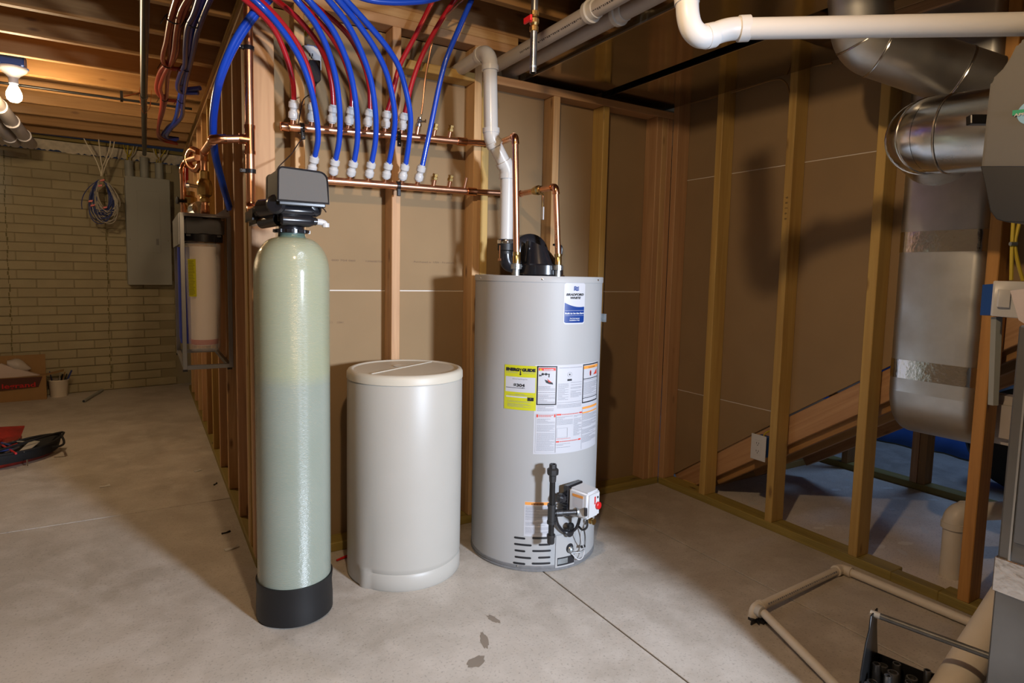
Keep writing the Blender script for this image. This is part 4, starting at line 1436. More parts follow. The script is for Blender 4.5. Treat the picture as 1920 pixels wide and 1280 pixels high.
vx = cp[1].lerp(cp[2], 0.55)
dv = (cp[2] - cp[1]).normalized()
MB().lathe(vx - dv * 0.035, [(0.013, 0), (0.017, 0.002), (0.017, 0.014), (0.015, 0.018), (0.021, 0.026), (0.021, 0.044), (0.015, 0.052), (0.017, 0.056), (0.017, 0.068), (0.013, 0.070)], 12, dv).build('ball_valve', M['brass'], cold, smooth=25)
hb = vx + Vector((0.018, -0.01, -0.018))
MB().tube([vx, hb], 0.005, 8).build('valve_stem', M['brass'], cold)
hnd = MB().obox(hb + Vector((0.004, 0, -0.05)), (0.0015, 0, 0), (0, 0.006, 0), (0, 0, 0.052))
hnd.build('valve_handle', M['chrome'], cold, bevel=0.001)
MB().obox(hb + Vector((0.004, 0, -0.08)), (0.003, 0, 0), (0, 0.0075, 0), (0, 0, 0.028)).build('handle_grip', M['white_plastic'], cold, bevel=0.001)

# thin copper tube to the needle valve
o = MB().tube(spline([at(790, 214, y=-0.062), at(793, 190, y=-0.06), at(797, 150, y=-0.06), at(803, 115, y=-0.06), at(812, 75, y=-0.07), at(826, 42, y=-0.10), at(848, 18, y=-0.16), at(872, -4, y=-0.22)], 6), 0.0035, 8).build('copper_tube', cu)
tag(o, 'thin bare copper tube curving up from the small chrome valve', 'tube')

# riser at the wall corner with tee and branch
rs = thing('copper_riser', 'vertical copper riser on the wall corner left of the manifolds, black clamps', 'pipe', (-0.008, -0.05, 1.4))
rx, ry = -0.006, -0.045
MB().tube([(rx, ry, 1.40), (rx, ry, 2.24)], 0.0155, 20).build('pipe', cu, rs)
tz = at(467, 262, y=ry).z
MB().tube([(rx, ry, tz - 0.05), (rx, ry, tz + 0.05)], 0.0175, 20).tube([(rx, ry, tz), (rx - 0.035, ry, tz)], 0.0175, 20).tube([(rx, ry, tz + .040), (rx, ry, tz + .052)], 0.0195, 20).tube([(rx, ry, tz - .052), (rx, ry, tz - .040)], 0.0195, 20).tube([(rx - .026, ry, tz), (rx - .037, ry, tz)], 0.0195, 20).build('tee', cf, rs)
for v_ in (91, 321):
    z = at(468, v_, y=ry).z
    clamp((rx, ry, z), (0, 0, 1), 0.0155, rs)
    MB().obox((rx - 0.024, ry - 0.002, z), (0.012, 0, 0), (0, 0.007, 0), (0, 0, 0.007)).build('clamp_foot', M['black_plastic'], rs, bevel=0.002)
    MB().lathe((rx - 0.030, ry - 0.009, z), [(0.0035, 0), (0.003, 0.002), (0, 0.003)], 8, (0, -1, 0)).build('screw', M['chrome'], rs)
MB().tube(arc_corner((rx, ry, 1.48), (rx, ry, 1.40), (rx + 0.0, ry - 0.09, 1.385), 0.03) + [Vector((rx, ry - 0.045, 1.392))], 0.018, 18).build('elbow', cf, rs)

br = thing('copper_branch', 'copper branch from riser tee, bending back and down through brass valve to filter', 'pipe', (-0.1, -0.05, tz))
fx = at(383, 350, y=0.72).x
bz = at(381, 290, y=0.70).z
b0 = Vector((rx - 0.035, ry, tz))
b1 = at(400, 261, y=-0.045)
b2 = Vector((fx, 0.70, bz + 0.015))
b3 = Vector((fx, 0.70, at(385, 405, y=0.70).z))
b4 = Vector((fx + 0.001, 0.80, b3.z - 0.01))
br_pipe = pipe_run([b0, b1, b2, b3], 0.0145, cu, br, cf, bend=1.6, ext=1.1)
MB().tube(arc_corner(b3 + Vector((0, 0, 0.1)), b3, b3 + Vector((0, 0.10, 0)), 0.03), 0.020, 16).tube([b3 + Vector((0, 0.0, 0.02)), b3 + Vector((0, 0, 0.05))], 0.018, 16).build('elbow', cf, br)
zc = at(383, 349, y=0.70).z
MB().lathe((fx, 0.70, zc - 0.075), [(0.016, 0), (0.021, 0.003), (0.021, 0.018), (0.018, 0.024), (0.030, 0.034), (0.033, 0.05), (0.033, 0.085), (0.028, 0.10), (0.021, 0.108), (0.021, 0.14), (0.018, 0.145)], 12).build('ball_valve', M['brass'], br, smooth=25)
MB().tube([(fx, 0.70, zc - 0.005), (fx - 0.065, 0.69, zc - 0.003)], 0.008, 10).lathe((fx - 0.065, 0.69, zc - 0.003), [(0.012, 0), (0.012, 0.012), (0.006, 0.014)], 10, (-1, 0, 0)).build('valve_stem', M['chrome'], br)
MB().obox((fx - 0.075, 0.75, zc + 0.01), (0.002, 0, 0), (0, 0.06, 0), (0, 0, 0.012)).build('valve_handle', M['red_plastic'], br, bevel=0.002)

# second copper run behind it, on the second filter
b2_ = thing('copper_loop', 'rear copper loop with red handled valve, dropping behind the front filter pipe', 'pipe', (-0.17, 1.1, 1.6))
gx = -0.165
gy = 1.12
l0 = at(372, 292, y=0.80)
gz = at(357, 318, y=gy).z
lp = [Vector((l0.x, 0.86, l0.z + 0.0)), Vector((gx + 0.02, gy, l0.z + 0.02)), Vector((gx, gy, gz)), Vector((gx, gy, at(357, 405, y=gy).z))]
pipe_run(lp, 0.0145, cu, b2_, cf, bend=2.0, ext=1.0)
lp2 = spline([at(378, 300, y=0.98), at(370, 318, y=1.0), at(358, 312, y=1.05), at(353, 296, y=1.08), at(360, 281, y=1.05), at(372, 285, y=1.0)], 6)
MB().tube(lp2, 0.0165, 16).build('return_bend', cf, b2_)
MB().tube([at(350, 315, y=1.08), at(350, 338, y=1.08)], 0.008, 8).build('valve_handle', M['red_plastic'], b2_)
c = at(357, 378, y=gy)
MB().lathe(c + Vector((0, 0, -0.04)), [(0.018, 0), (0.022, 0.003), (0.022, 0.015), (0.032, 0.03), (0.032, 0.06), (0.022, 0.07), (0.022, 0.09), (0.017, 0.092)], 12).build('boiler_valve', M['brass'], b2_, smooth=25)
MB().tube([c, c + Vector((-0.055, -0.02, 0.0))], 0.009, 10).lathe(c + Vector((-0.055, -0.02, 0)), [(0.006, 0), (0.019, 0.003), (0.019, 0.009), (0.006, 0.011)], 12, (-1, -0.3, 0)).build('wheel_handle', M['iron'], b2_)
c = at(369, 392, y=0.95)
MB().lathe(c, [(0.012, -0.03), (0.034, -0.025), (0.036, 0.0), (0.034, 0.03), (0.012, 0.035)], 20, (0.3, -1, 0.1)).build('pressure_gauge', M['chrome'], b2_)

# ---- filter housing unit hung on the left wall
fu = thing('filter_unit', 'clear twin water filter housings in grey steel frame on left stud wall', 'water filter', (-0.1, 0.9, 0.7))
fy0, fy1, fx0, fx1, fz0, fz1 = 0.672, 1.30, -0.205, -0.004, 0.708, 1.425
gs = M['frame_steel']
for (x, y) in ((fx0, fy0), (fx1 - 0.006, fy0), (fx0, fy1), (fx1 - 0.006, fy1)):
    MB().box((x - 0.002, y - 0.010, fz0), (x + 0.016, y + 0.010, fz1)).build('post', gs, fu, bevel=0.001)
for y in (fy0, fy1):
    MB().box((fx0, y - 0.009, fz0), (fx1, y + 0.009, fz0 + 0.020)).build('rail', gs, fu, bevel=0.001)
    MB().box((fx0, y - 0.009, fz1 - 0.012), (fx1, y + 0.009, fz1)).build('rail', gs, fu, bevel=0.001)
for x in (fx0, fx1 - 0.016):
    MB().box((x, fy0, fz0), (x + 0.016, fy1, fz0 + 0.020)).build('rail', gs, fu, bevel=0.001)
for (x, y) in ((fx0 + 0.006, fy0), (fx1 - 0.006, fy0), (fx0 + 0.006, fy1)):
    MB().box((x - 0.010, y - 0.012, fz0 - 0.008), (x + 0.010, y + 0.012, fz0 + 0.002)).build('foot', bp, fu)
MB().box((fx0 - 0.002, fy0 - 0.012, fz1 - 0.003), (0.0, fy1, fz1 + 0.003)).build('top_plate', gs, fu)
MB().prism([(fx0 - 0.006, fy0, fz1), (fx0 - 0.006, fy0, fz1 - 0.14), (fx0 - 0.006, fy1, fz1 - 0.14), (fx0 - 0.006, fy1, fz1)], (0.003, 0, 0)).build('side_plate', gs, fu)
MB().prism([(-0.065, fy0 - 0.014, fz1 - 0.004), (0.0, fy0 - 0.014, fz1 - 0.004), (0.0, fy0 - 0.014, fz1 + 0.045)], (0, 0.003, 0)).build('gusset', M['zinc'], fu)
MB().lathe((-0.010, fy0 - 0.015, fz1 + 0.020), [(0.003, 0), (0.003, 0.002)], 8, (0, -1, 0)).build('screw', M['iron'], fu)
for k, cy in enumerate((0.775, 1.10)):
    cx = -0.106
    MB().box((cx - 0.085, cy - 0.080, 1.325), (cx + 0.085, cy + 0.085, 1.415)).build('filter_head', bp, fu, bevel=0.012, seg=2)
    MB().lathe((cx, cy, 0), [(0.084, 1.300), (0.088, 1.303), (0.088, 1.335), (0.080, 1.340)], 40).build('locking_ring', bp, fu)
    MB().lathe((cx, cy, 0), [(0.030, 0.782), (0.060, 0.784), (0.070, 0.800), (0.079, 1.295), (0.075, 1.295), (0.066, 0.803), (0.058, 0.790), (0.028, 0.788), (0.0, 0.788)], 48).build('clear_bowl', M['clear'], fu)
    MB().lathe((cx, cy, 0), [(0.0, 0.812), (0.056, 0.812), (0.058, 0.84), (0.058, 1.28), (0.0, 1.281)], 40).build('cartridge', M['cartridge'], fu)
    MB().lathe((cx, cy, 0), [(0.0588, 0.815), (0.0592, 0.816), (0.0592, 0.838), (0.0588, 0.839)], 40).build('cartridge_ring', M['cartridge_ring'], fu)
# curved yellow tag on the front bowl, blue filter skin visible at left behind
cx, cy = -0.106, 0.775
vv = []
for i in range(7):
    a = -1.02 + i * 0.09
    for z, r_ in ((1.22, 0.0802), (1.045, 0.0772)):
        vv.append((cx + r_ * math.sin(a), cy - r_ * math.cos(a), z))
yl = MB().add(vv, [(2 * i, 2 * i + 1, 2 * i + 3, 2 * i + 2) for i in range(6)]).build('warning_tag', M['label_tag'], fu, smooth=60)
vv = []
fs_ = []
rr = random.Random(9)
for j in range(24):
    z = 1.212 - j * 0.0068
    a0_ = -1.0 + rr.uniform(0, .05)
    a1_ = -0.55 - rr.uniform(0, .12)
    r0_ = 0.0806 + (z - 1.22) * 0.017
    k0 = len(vv)
    for a in (a0_, (a0_ + a1_) / 2, a1_):
        for z_ in (z, z - 0.0028):
            vv.append((cx + r0_ * math.sin(a), cy - r0_ * math.cos(a), z_))
    fs_ += [(k0, k0 + 1, k0 + 3, k0 + 2), (k0 + 2, k0 + 3, k0 + 5, k0 + 4)]
MB().add(vv, fs_).build('fine_print', plain('tag_ink', (0.22, 0.2, 0.01), 0.6), fu, smooth=0)
MB().lathe((-0.150, 0.98, 0), [(0.0, 0.80), (0.05, 0.80), (0.056, 0.83), (0.056, 1.28), (0.0, 1.281)], 32).build('blue_canister', M['filter_blue'], fu)

# ---- the coloured tubes
def tube_thing(name, pts, r, mat, label, group, n=6, seg=12):
    o = MB().tube(spline(pts, n), r, seg).build(name, mat, smooth=80)
    return tag(o, label, 'tube', group)


ordn = ['first', 'second', 'third', 'fourth', 'fifth', 'sixth', 'seventh']
RR_, RB_ = 0.0098, 0.0108
reds = [
    [(551, 190), (549, 155), (537, 107), (515, 57), (485, 22), (450, -8)],
    [(586, 195), (586, 160), (575, 120), (557, 82), (532, 47), (505, 17), (478, -8)],
    [(625, 199), (622, 160), (612, 115), (592, 75), (567, 44), (545, 22), (515, -2)],
    [(659.5, 203), (659, 160), (645, 112), (620, 67), (592, 34), (567, 8), (548, -8)],
    [(694, 207), (692, 160), (680, 115), (657, 72), (630, 42), (600, 18), (572, -4)],
    [(726, 210), (736, 175), (750, 122), (778, 68), (808, 8), (815, -8)],
    [(758.5, 214), (775, 147), (799, 88), (836, 24), (858, -6)]]
blues = [
    [(590, 294), (596, 262), (594, 225), (585, 175), (567, 120), (545, 80), (520, 45), (494, 16), (470, -6)],
    [(629, 300), (636, 262), (637, 212), (630, 150), (615, 95), (592, 46), (561, 6), (550, -8)],
    [(664, 303), (670, 262), (669, 212), (660, 150), (645, 100), (620, 50), (582, 4), (570, -8)],
    [(697, 305), (704, 262), (704, 212), (695, 150), (675, 92), (650, 43), (616, 0), (608, -8)],
    [(729, 307), (737, 262), (740, 212), (727, 145), (705, 95), (670, 43), (636, 2), (626, -8)],
    [(760.5, 309), (767, 262), (769, 212), (752, 137), (730, 95), (692, 48), (650, 2), (640, -8)],
    [(791.5, 312), (810, 225), (827, 145), (842, 97), (884, 0), (888, -8)]]
for i, px in enumerate(reds):
    k = len(px)
    y1 = -0.24 if i < 5 else -0.14
    pts = [at(u, v_, y=YT + (y1 - YT) * (j / (k - 1)) ** 1.3) for j, (u, v_) in enumerate(px)]
    pts.append(pts[-1] + (pts[-1] - pts[-2]) * 0.6)
    if i < 5:
        lab = 'red tube, %s from left on upper manifold, arching up to the left' % ordn[i]
    else:
        lab = 'red tube, %s from left on upper manifold, leaning up to the right' % ordn[i]
    tube_thing('red_tube', pts, RR_, M['pex_red'], lab, 'red water tubes on the upper manifold')
for i, px in enumerate(blues):
    k = len(px)
    y0, y1 = -0.085, (-0.34 if i < 6 else -0.20)
    pts = [at(u, v_, y=y0 + (y1 - y0) * min(1, (j / (k - 1)) * 1.15) ** 0.9) for j, (u, v_) in enumerate(px)]
    pts.append(pts[-1] + (pts[-1] - pts[-2]) * 0.6)
    if i < 6:
        lab = 'blue tube, %s from left on lower manifold, arching up over the red ones' % ordn[i]
    else:
        lab = 'rightmost blue tube on lower manifold, running straight up to the right'
    tube_thing('blue_tube', pts, RB_, M['pex_blue'], lab, 'blue water tubes on the lower manifold')
# blue tubes looping left down behind the copper branch
loops = [([(505, -8), (478, 20), (448, 62), (426, 105), (410, 150), (402, 190), (398, 235), (402, 290), (416, 345), (430, 392)], 'outer of the two blue tubes looping down left behind the copper branch', 0.0),
         ([(511, -6), (484, 23), (453, 66), (430, 108), (413, 152), (405, 192), (401, 236), (405, 289), (418, 341), (431, 388)], 'inner of the two blue tubes looping down left behind the copper branch', 0.006)]
for px, lab, dx in loops:
    k = len(px)
    pts = []
    for j, (u, v_) in enumerate(px):
        t = j / (k - 1)
        if j < 4:
            pts.append(at(u, v_, y=-0.22 + 0.03 * j + dx))
        else:
            yy = [-0.08, 0.02, 0.14, 0.30, 0.42, 0.50][j - 4]
            pts.append(at(u, v_, y=yy + dx))
    tube_thing('blue_tube', pts, 0.0115, M['pex_blue'], lab, 'blue tubes looping down at the wall corner')
o = tube_thing('blue_tube', [at(650, -14, y=-0.35), at(695, 0, y=-0.35), at(730, 4, y=-0.35), at(765, 4, y=-0.35), at(805, 0, y=-0.35), at(850, -14, y=-0.35)], 0.011, M['pex_blue'],
               'blue tube just dipping into view at the top above the arches', None)

# ---- tied tube bundles under the joists at the left
rb = thing('tube_bundle', 'bundle of dark red tubes tied under the ceiling joists', 'tubing', (-0.22, 1.0, 2.2))
bb = thing('tube_bundle', 'bundle of dark blue tubes tied under the ceiling joists', 'tubing', (-0.14, 1.0, 2.2))


def zat(u, v_, z):
    return at(u, v_, z=z)


red_px = [
    [(338, -30), (320, 30), (312, 75), (306, 100), (307, 117), (322, 128), (345, 130)],
    [(352, -30), (332, 20), (320, 60), (318, 90), (317, 112), (300, 135), (293, 165), (300, 180), (312, 187), (340, 190)],
    [(360, -20), (338, 20), (330, 60), (326, 95), (320, 118), (308, 140), (300, 165), (304, 182), (302, 205), (298, 230), (300, 255), (330, 268)],
    [(366, -20), (345, 25), (335, 60), (332, 95), (322, 120), (314, 145), (312, 178), (308, 200), (302, 222), (296, 245), (302, 262), (332, 270)]]
for i, px in enumerate(red_px):
    k = len(px)
    pts = [zat(u, v_, 2.19 + 0.012 * (i % 2)) for u, v_ in px]
    MB().tube(spline(pts, 5), 0.0108, 10).build('tube', M['pex_maroon'], rb, smooth=80)
blue_px = [
    [(380, -30), (365, 20), (352, 50), (348, 90), (347, 120), (340, 135), (333, 160), (340, 172), (372, 174)],
    [(390, -30), (375, 10), (360, 45), (354, 90), (350, 120), (344, 140), (340, 165), (336, 185), (332, 210), (326, 228), (312, 242), (306, 255), (330, 262)],
    [(402, -20), (384, 20), (370, 60), (362, 95), (355, 125), (350, 145), (346, 170), (343, 195), (342, 215), (334, 228), (318, 244), (314, 256), (335, 260)],
    [(396, -20), (380, 30), (366, 70), (358, 100), (352, 130), (346, 150), (336, 162), (340, 168), (375, 165)]]
for i, px in enumerate(blue_px):
    pts = [zat(u, v_, 2.19 + 0.012 * (i % 2)) for u, v_ in px]
    MB().tube(spline(pts, 5), 0.0130, 10).build('tube', M['pex_navy'] if i != 1 else M['pex_blue'], bb, smooth=80)


def tie(par, u, v_, w_):
    c = zat(u, v_, 2.195)
    ring_ = [c + Vector((w_ * math.cos(a * PI / 6), 0.01 * math.sin(a * PI / 6 + 1), 0.020 * math.sin(a * PI / 6))) for a in range(13)]
    MB().tube(ring_, 0.003, 6).tube([c + Vector((-w_, 0, 0.01)), c + Vector((-w_ - 0.02, 0.0, -0.03))], 0.0018, 6).build('cable_tie', bp, par)


tie(rb, 325, 35, 0.027)
tie(rb, 313, 120, 0.022)
tie(rb, 308, 184, 0.02)
tie(bb, 362, 43, 0.028)
tie(bb, 349, 127, 0.022)
tie(bb, 340, 188, 0.02)

# ---- PVC vent of the heater
vp = thing('vent_pipe', 'glossy white plastic vent pipe rising from heater blower with an offset bend', 'pipe', (PVX, PVY, 1.3))
pts = [Vector((PVX, PVY, 1.30)), Vector((PVX, PVY, at(950, 318, y=PVY).z)), None, None, None]
v2 = at(921, 258, y=PVY)
pts[2] = v2
topz = at(913, 92, y=PVY).z
pts[3] = Vector((at(919, 150, y=PVY).x - 0.004, PVY, topz))
pts[4] = Vector((pts[3].x - 0.012, 0.45, topz - 0.02))
pipe_run(pts, 0.0285, M['pvc'], vp, M['pvc'], bend=2.1, fr=1.13, ext=0.6, n=24)

# ---- overhead pipes along the ceiling towards the back wall
for (ua, va, ub, vb_, lab, cu_, cv_, off) in ((937, 108, 1160, 0, 'left of two long overhead plastic pipes with printed lettering', 1098, 28, 0),
                                              (943, 131, 1230, 0, 'right of two long overhead plastic pipes, beside the duct', 1146, 32, 0)):
    P0_, P1_ = at(ua, va, z=2.135), at(ub, vb_, z=2.135)
    xx = (P0_.x + P1_.x) / 2
    t = thing('overhead_pipe', lab, 'pipe', (xx, -1, 2.135), 'overhead plastic pipes')
    MB().tube([(xx, 0.6, 2.125), (xx, -3.6, 2.135)], 0.0285, 24).build('pipe', M['pvc_grey'], t)
    c = at(cu_, cv_, z=2.11)
    MB().lathe((xx, c.y, 2.13), [(0.029, -0.022), (0.039, -0.020), (0.041, 0.0), (0.0335, 0.002), (0.0335, 0.028), (0.0285, 0.030)], 28, (0, -1, 0)).build('coupling', M['pvc'], t)
    if 'lettering' in lab:
        flat_text('SCH 40 PVC DWV  ASTM D2665', 0.016, (xx - 0.0282 * 0.86, -0.22, 2.122), (0, -1, 0), (0.35, 0, 1), M['ink_grey'], t, off=-0.0008) if False else None
        rr = random.Random(4)
        mb = MB()
        y = -0.23
        while y > -1.2:
            ln = rr.uniform(0.004, 0.011)
            aa = 3.75
            zc__ = 2.125 + 0.010 * (0.6 - y) / 4.2
            for k_ in range(2 if rr.random() < .6 else 1):
                th_ = aa + 0.12 * k_ - (PI if False else 0)
                r1_ = 0.0288
                pa_ = Vector((xx + r1_ * math.cos(th_), y, zc__ + r1_ * math.sin(th_)))
                pb_ = Vector((xx + r1_ * math.cos(th_ - .09), y, zc__ + r1_ * math.sin(th_ - .09)))
                mb.add([pa_, pb_, pb_ + Vector((0, -ln, 0)), pa_ + Vector((0, -ln, 0))], [(0, 1, 2, 3)])
            y -= ln + 0.004
        mb.build('printed_line', M['ink'], t, smooth=0)

# ---- gas drop with red valve
gd = thing('gas_drop_pipe', 'short vertical steel gas pipe hanging from ceiling with red handled valve', 'pipe', (0.675, -0.9, 1.8))
gx_, gy_ = 0.672, -0.90
zb, zv, zt_ = at(1001, 137, y=gy_).z, at(1004, 42, y=gy_).z, 2.30
MB().tube([(gx_, gy_, zb), (gx_, gy_, zt_)], 0.0105, 16).build('pipe', M['steel'], gd)
MB().lathe((gx_, gy_, zv - 0.028), [(0.011, 0), (0.0135, 0.001), (0.0135, 0.014), (0.011, 0.017), (0.0145, 0.024), (0.0145, 0.036), (0.011, 0.043), (0.0135, 0.046), (0.0135, 0.058), (0.011, 0.059)], 12).build('valve', M['brass'], gd, smooth=25)
MB().tube([(gx_, gy_, zv), (gx_ - 0.022, gy_ - 0.004, zv)], 0.006, 8).obox((gx_ - 0.026, gy_ - 0.006, zv), (0.004, 0, 0), (0, 0.02, 0), (0, 0, 0.009)).build('valve_handle', M['red_plastic'], gd, bevel=0.002)
MB().tube([(gx_, gy_, zb), (gx_, gy_, zb + 0.012)], 0.0085, 14).build('open_end', M['iron'], gd)
MB().tube([(gx_, gy_, zb + 0.014), (gx_, gy_, zb + 0.020)], 0.0108, 14).build('sealant', M['zinc'], gd)

# ---- plug-in adapter on the wall outlet and its box
oa = thing('wall_outlet', 'white wall outlet with a black plug-in adapter behind the tubes', 'outlet', (0.24, -0.02, 1.97))
c = at(585, 103, y=-0.01)
MB().box((c.x - 0.018, -0.012, c.z - 0.060), (c.x + 0.030, -0.001, c.z + 0.035)).build('outlet_box', M['box_blue'], oa)
fpx = [at(u, v_, y=-0.022) for u, v_ in ((567, 86), (592, 86), (600, 97), (602, 118), (575, 110))]
MB().prism([at(u, v_, y=-0.016) for u, v_ in ((567, 88), (571, 84), (588, 86), (597, 92), (602, 104), (603, 132), (570, 128))], (0, 0.012, 0)).build('face_plate', M['white_plastic'], oa, bevel=0.002)
MB().prism([at(u, v_, y=-0.055) for u, v_ in ((580, 111), (601, 113), (602, 150), (597, 155), (584, 153), (577, 130))], (0, 0.035, 0)).build('adapter', bp, oa, bevel=0.003)
mb = MB()
for u in (580.5, 586):
    mb.obox(at(u, 103, y=-0.0175), (0.0018, 0, 0), (0, 0.001, 0), (0, 0, 0.0055))
mb.lathe(at(584, 108.5, y=-0.0165), [(0.003, 0), (0.003, 0.002)], 10, (0, -1, 0))
mb.build('socket_slot', M['ink'], oa, smooth=0)
mb = MB()
for k in range(3):
    mb.tube(spline([at(571 + k, 68, y=0.015), at(574 + k * 2, 55, y=0.01), at(583 + k * 2, 45, y=0.01), at(596, 36 - k, y=0.03), at(606, 28, y=0.07)], 5), 0.003, 6)
mb.build('yellow_cable', M['cable_yellow'], oa)

# ================================================================== CEILING DUCTS AND RIGHT SIDE
def duct_trunk(name_label, x0, x1, y0, y1, z0, z1):
    t = thing('ceiling_duct', name_label, 'duct', ((x0 + x1) / 2, (y0 + y1) / 2, z0), 'sheet metal ceiling ducts')
    n_ = 1
    yy = [y0 + (y1 - y0) * k / n_ for k in range(n_ + 1)]
    for a, b in zip(yy[:-1], yy[1:]):
        MB().box((x0, a - 0.001, z0), (x1, b + 0.001, z1)).build('duct_section', M['duct'], t, smooth=0, bevel=0.003)
    for y in yy[1:-1]:
        MB().box((x0 - 0.006, y - 0.012, z0 - 0.005), (x1 + 0.006, y + 0.012, z1)).build('drive_cleat', M['duct'], t, smooth=0)
    MB().box((x0 - 0.003, y1, z0 - 0.003), (x0 + 0.004, y0, z0 + 0.004)).build('edge_seam', M['galv'], t, smooth=0)
    return t


dA = at(985, 140, z=2.100)
dB = at(1260, 20, z=2.100)
dC = at(1126, 172, z=2.100)
dD = at(1440, 75, z=2.100)
ux0 = (dA.x + dB.x) / 2
ux1 = (dC.x + dD.x) / 2
duct_trunk('wide flat metal ceiling duct left of the dark gap, beside overhead pipes', ux0 + 0.012, ux1 - 0.030, 0.085, -3.4, 2.100, 2.262)
duct_trunk('wide flat metal ceiling duct right of the dark gap, above right studs', ux1 + 0.042, XR - 0.002, 0.085, -0.98, 2.104, 2.262)

fp = thing('drain_vent_pipe', 'thick white plastic pipe with elbow crossing in front at upper right', 'pipe', (1.2, -1.4, 1.85))
pp = [atd(1285, -120, 1.62), atd(1288, 15, 1.60), atd(1308, 72, 1.56), atd(1385, 53, 1.60), atd(1500, 53, 1.59), atd(1990, 44, 1.44)]
pp[3] = atd(1383, 54, 1.60)
MB().tube([pp[3], pp[5]], 0.0265, 24).build('pipe', M['pvc_front'], fp)
MB().tube([atd(1286, -120, 1.56), atd(1288, 10, 1.56)], 0.0265, 24).build('pipe', M['pvc_front'], fp)
MB().tube(spline([atd(1288, -6, 1.56), atd(1290, 30, 1.56), atd(1298, 55, 1.565), atd(1316, 69, 1.575), atd(1340, 66, 1.59)], 7), 0.0285, 24).build('elbow', M['pvc_front'], fp)
MB().tube([atd(1287, -14, 1.56), atd(1288, 7, 1.56)], 0.0310, 24).build('hub', M['pvc_front'], fp)
MB().tube([atd(1322, 69, 1.58), atd(1338, 65.5, 1.588)], 0.0310, 24).build('hub', M['pvc_front'], fp)
MB().tube(spline([atd(1332, 67, 1.585), atd(1352, 59, 1.592), atd(1372, 54.5, 1.598), atd(1396, 53, 1.60)], 7), 0.0282, 24).build('street_elbow', M['pvc_front'], fp)
MB().tube([atd(1385, 54, 1.600), atd(1404, 53, 1.599)], 0.0325, 24).build('hub', M['pvc_front'], fp)


def round_duct(t, pts, r, mat, seams, n=32, name='duct_pipe'):
    MB().tube(pts, r, n).build(name, mat, t, smooth=40)
    for (p_, d_) in seams:
        p_, d_ = Vector(p_), Vector(d_).normalized()
        MB().lathe(p_ - d_ * 0.004, [(r, 0), (r + 0.002, 0.0015), (r + 0.0008, 0.004), (r + 0.002, 0.0065), (r, 0.008)], n, d_).build('seam_ring', M['galv'], t)


# upper duct: from the ceiling, elbow, then slanting to the right
ud = thing('round_duct', 'round metal duct elbow dropping from ceiling behind the white front pipe', 'duct', (1.9, -1.15, 2.1), 'round metal ducts')
e0 = atd(1608, -60, 1.95)
e1 = atd(1618, 80, 2.02)
e2 = atd(1728, 118, 2.02)
e3 = atd(1850, 160, 1.98)
arc = arc_corner(e0, e1, e3, 0.10, 8)
round_duct(ud, [e0] + arc + [e2, e3], 0.092, M['galv_dull'], [(arc[0], arc[1] - arc[0]), (arc[3], arc[4] - arc[2]), (arc[-1], e3 - e1), (e2.lerp(e3, 0.55), e3 - e2)])
# silver elbow entering the humidifier
sd = thing('round_duct', 'shiny round metal elbow joining the grey humidifier at right', 'duct', (1.7, -1.5, 1.6), 'round metal ducts')
s0 = atd(1905, 240, 1.66)
s1 = atd(1775, 252, 1.80)
s1b = atd(1735, 254, 1.86)
s2 = s1b + Vector((0.30, 0.10, 0.0))
arc2 = arc_corner(s0, s1b, s2, 0.06, 8)
round_duct(sd, [s0, s1] + arc2 + [s2], 0.112, M['galv'], [(s1.lerp(s0, 0.08), s0 - s1), (arc2[3], arc2[4] - arc2[2]), (arc2[6], arc2[7] - arc2[5])])
cpt_ = atd(1838, 232, 1.60)
MB().obox(atd(1836, 225, 1.585), RGT * 0.028, FWD * 0.01, UPV * 0.012).build('damper_lever', M['iron'], sd, bevel=0.002)

# oval wall stack with foil tape and boot
sk = thing('wall_stack_duct', 'tall oval metal wall duct with foil tape between the right studs', 'duct', (2.2, -1.33, 1.4))
OX, OY0, OY1 = 2.225, -1.205, -1.515


def oval(cx, cy, hw_, hd_, z, n=32, tilt=0.0):
    out = []
    for j in range(n):
        a = 2 * PI * j / n
        y = cy + (hw_ - hd_) * (1 if math.sin(a) > 0 else -1) + hd_ * math.sin(a)
        out.append(Vector((cx + hd_ * math.cos(a), y, z)))
    return out


def loft(rings):
    n = len(rings[0])
    mb = MB()
    vv = [p_ for r_ in rings for p_ in r_]
    mb.add(vv, [(i * n + j, i * n + (j + 1) % n, (i + 1) * n + (j + 1) % n, (i + 1) * n + j) for i in range(len(rings) - 1) for j in range(n)] + [tuple(range(n))[::-1], tuple(range((len(rings) - 1) * n, len(rings) * n))])
    return mb


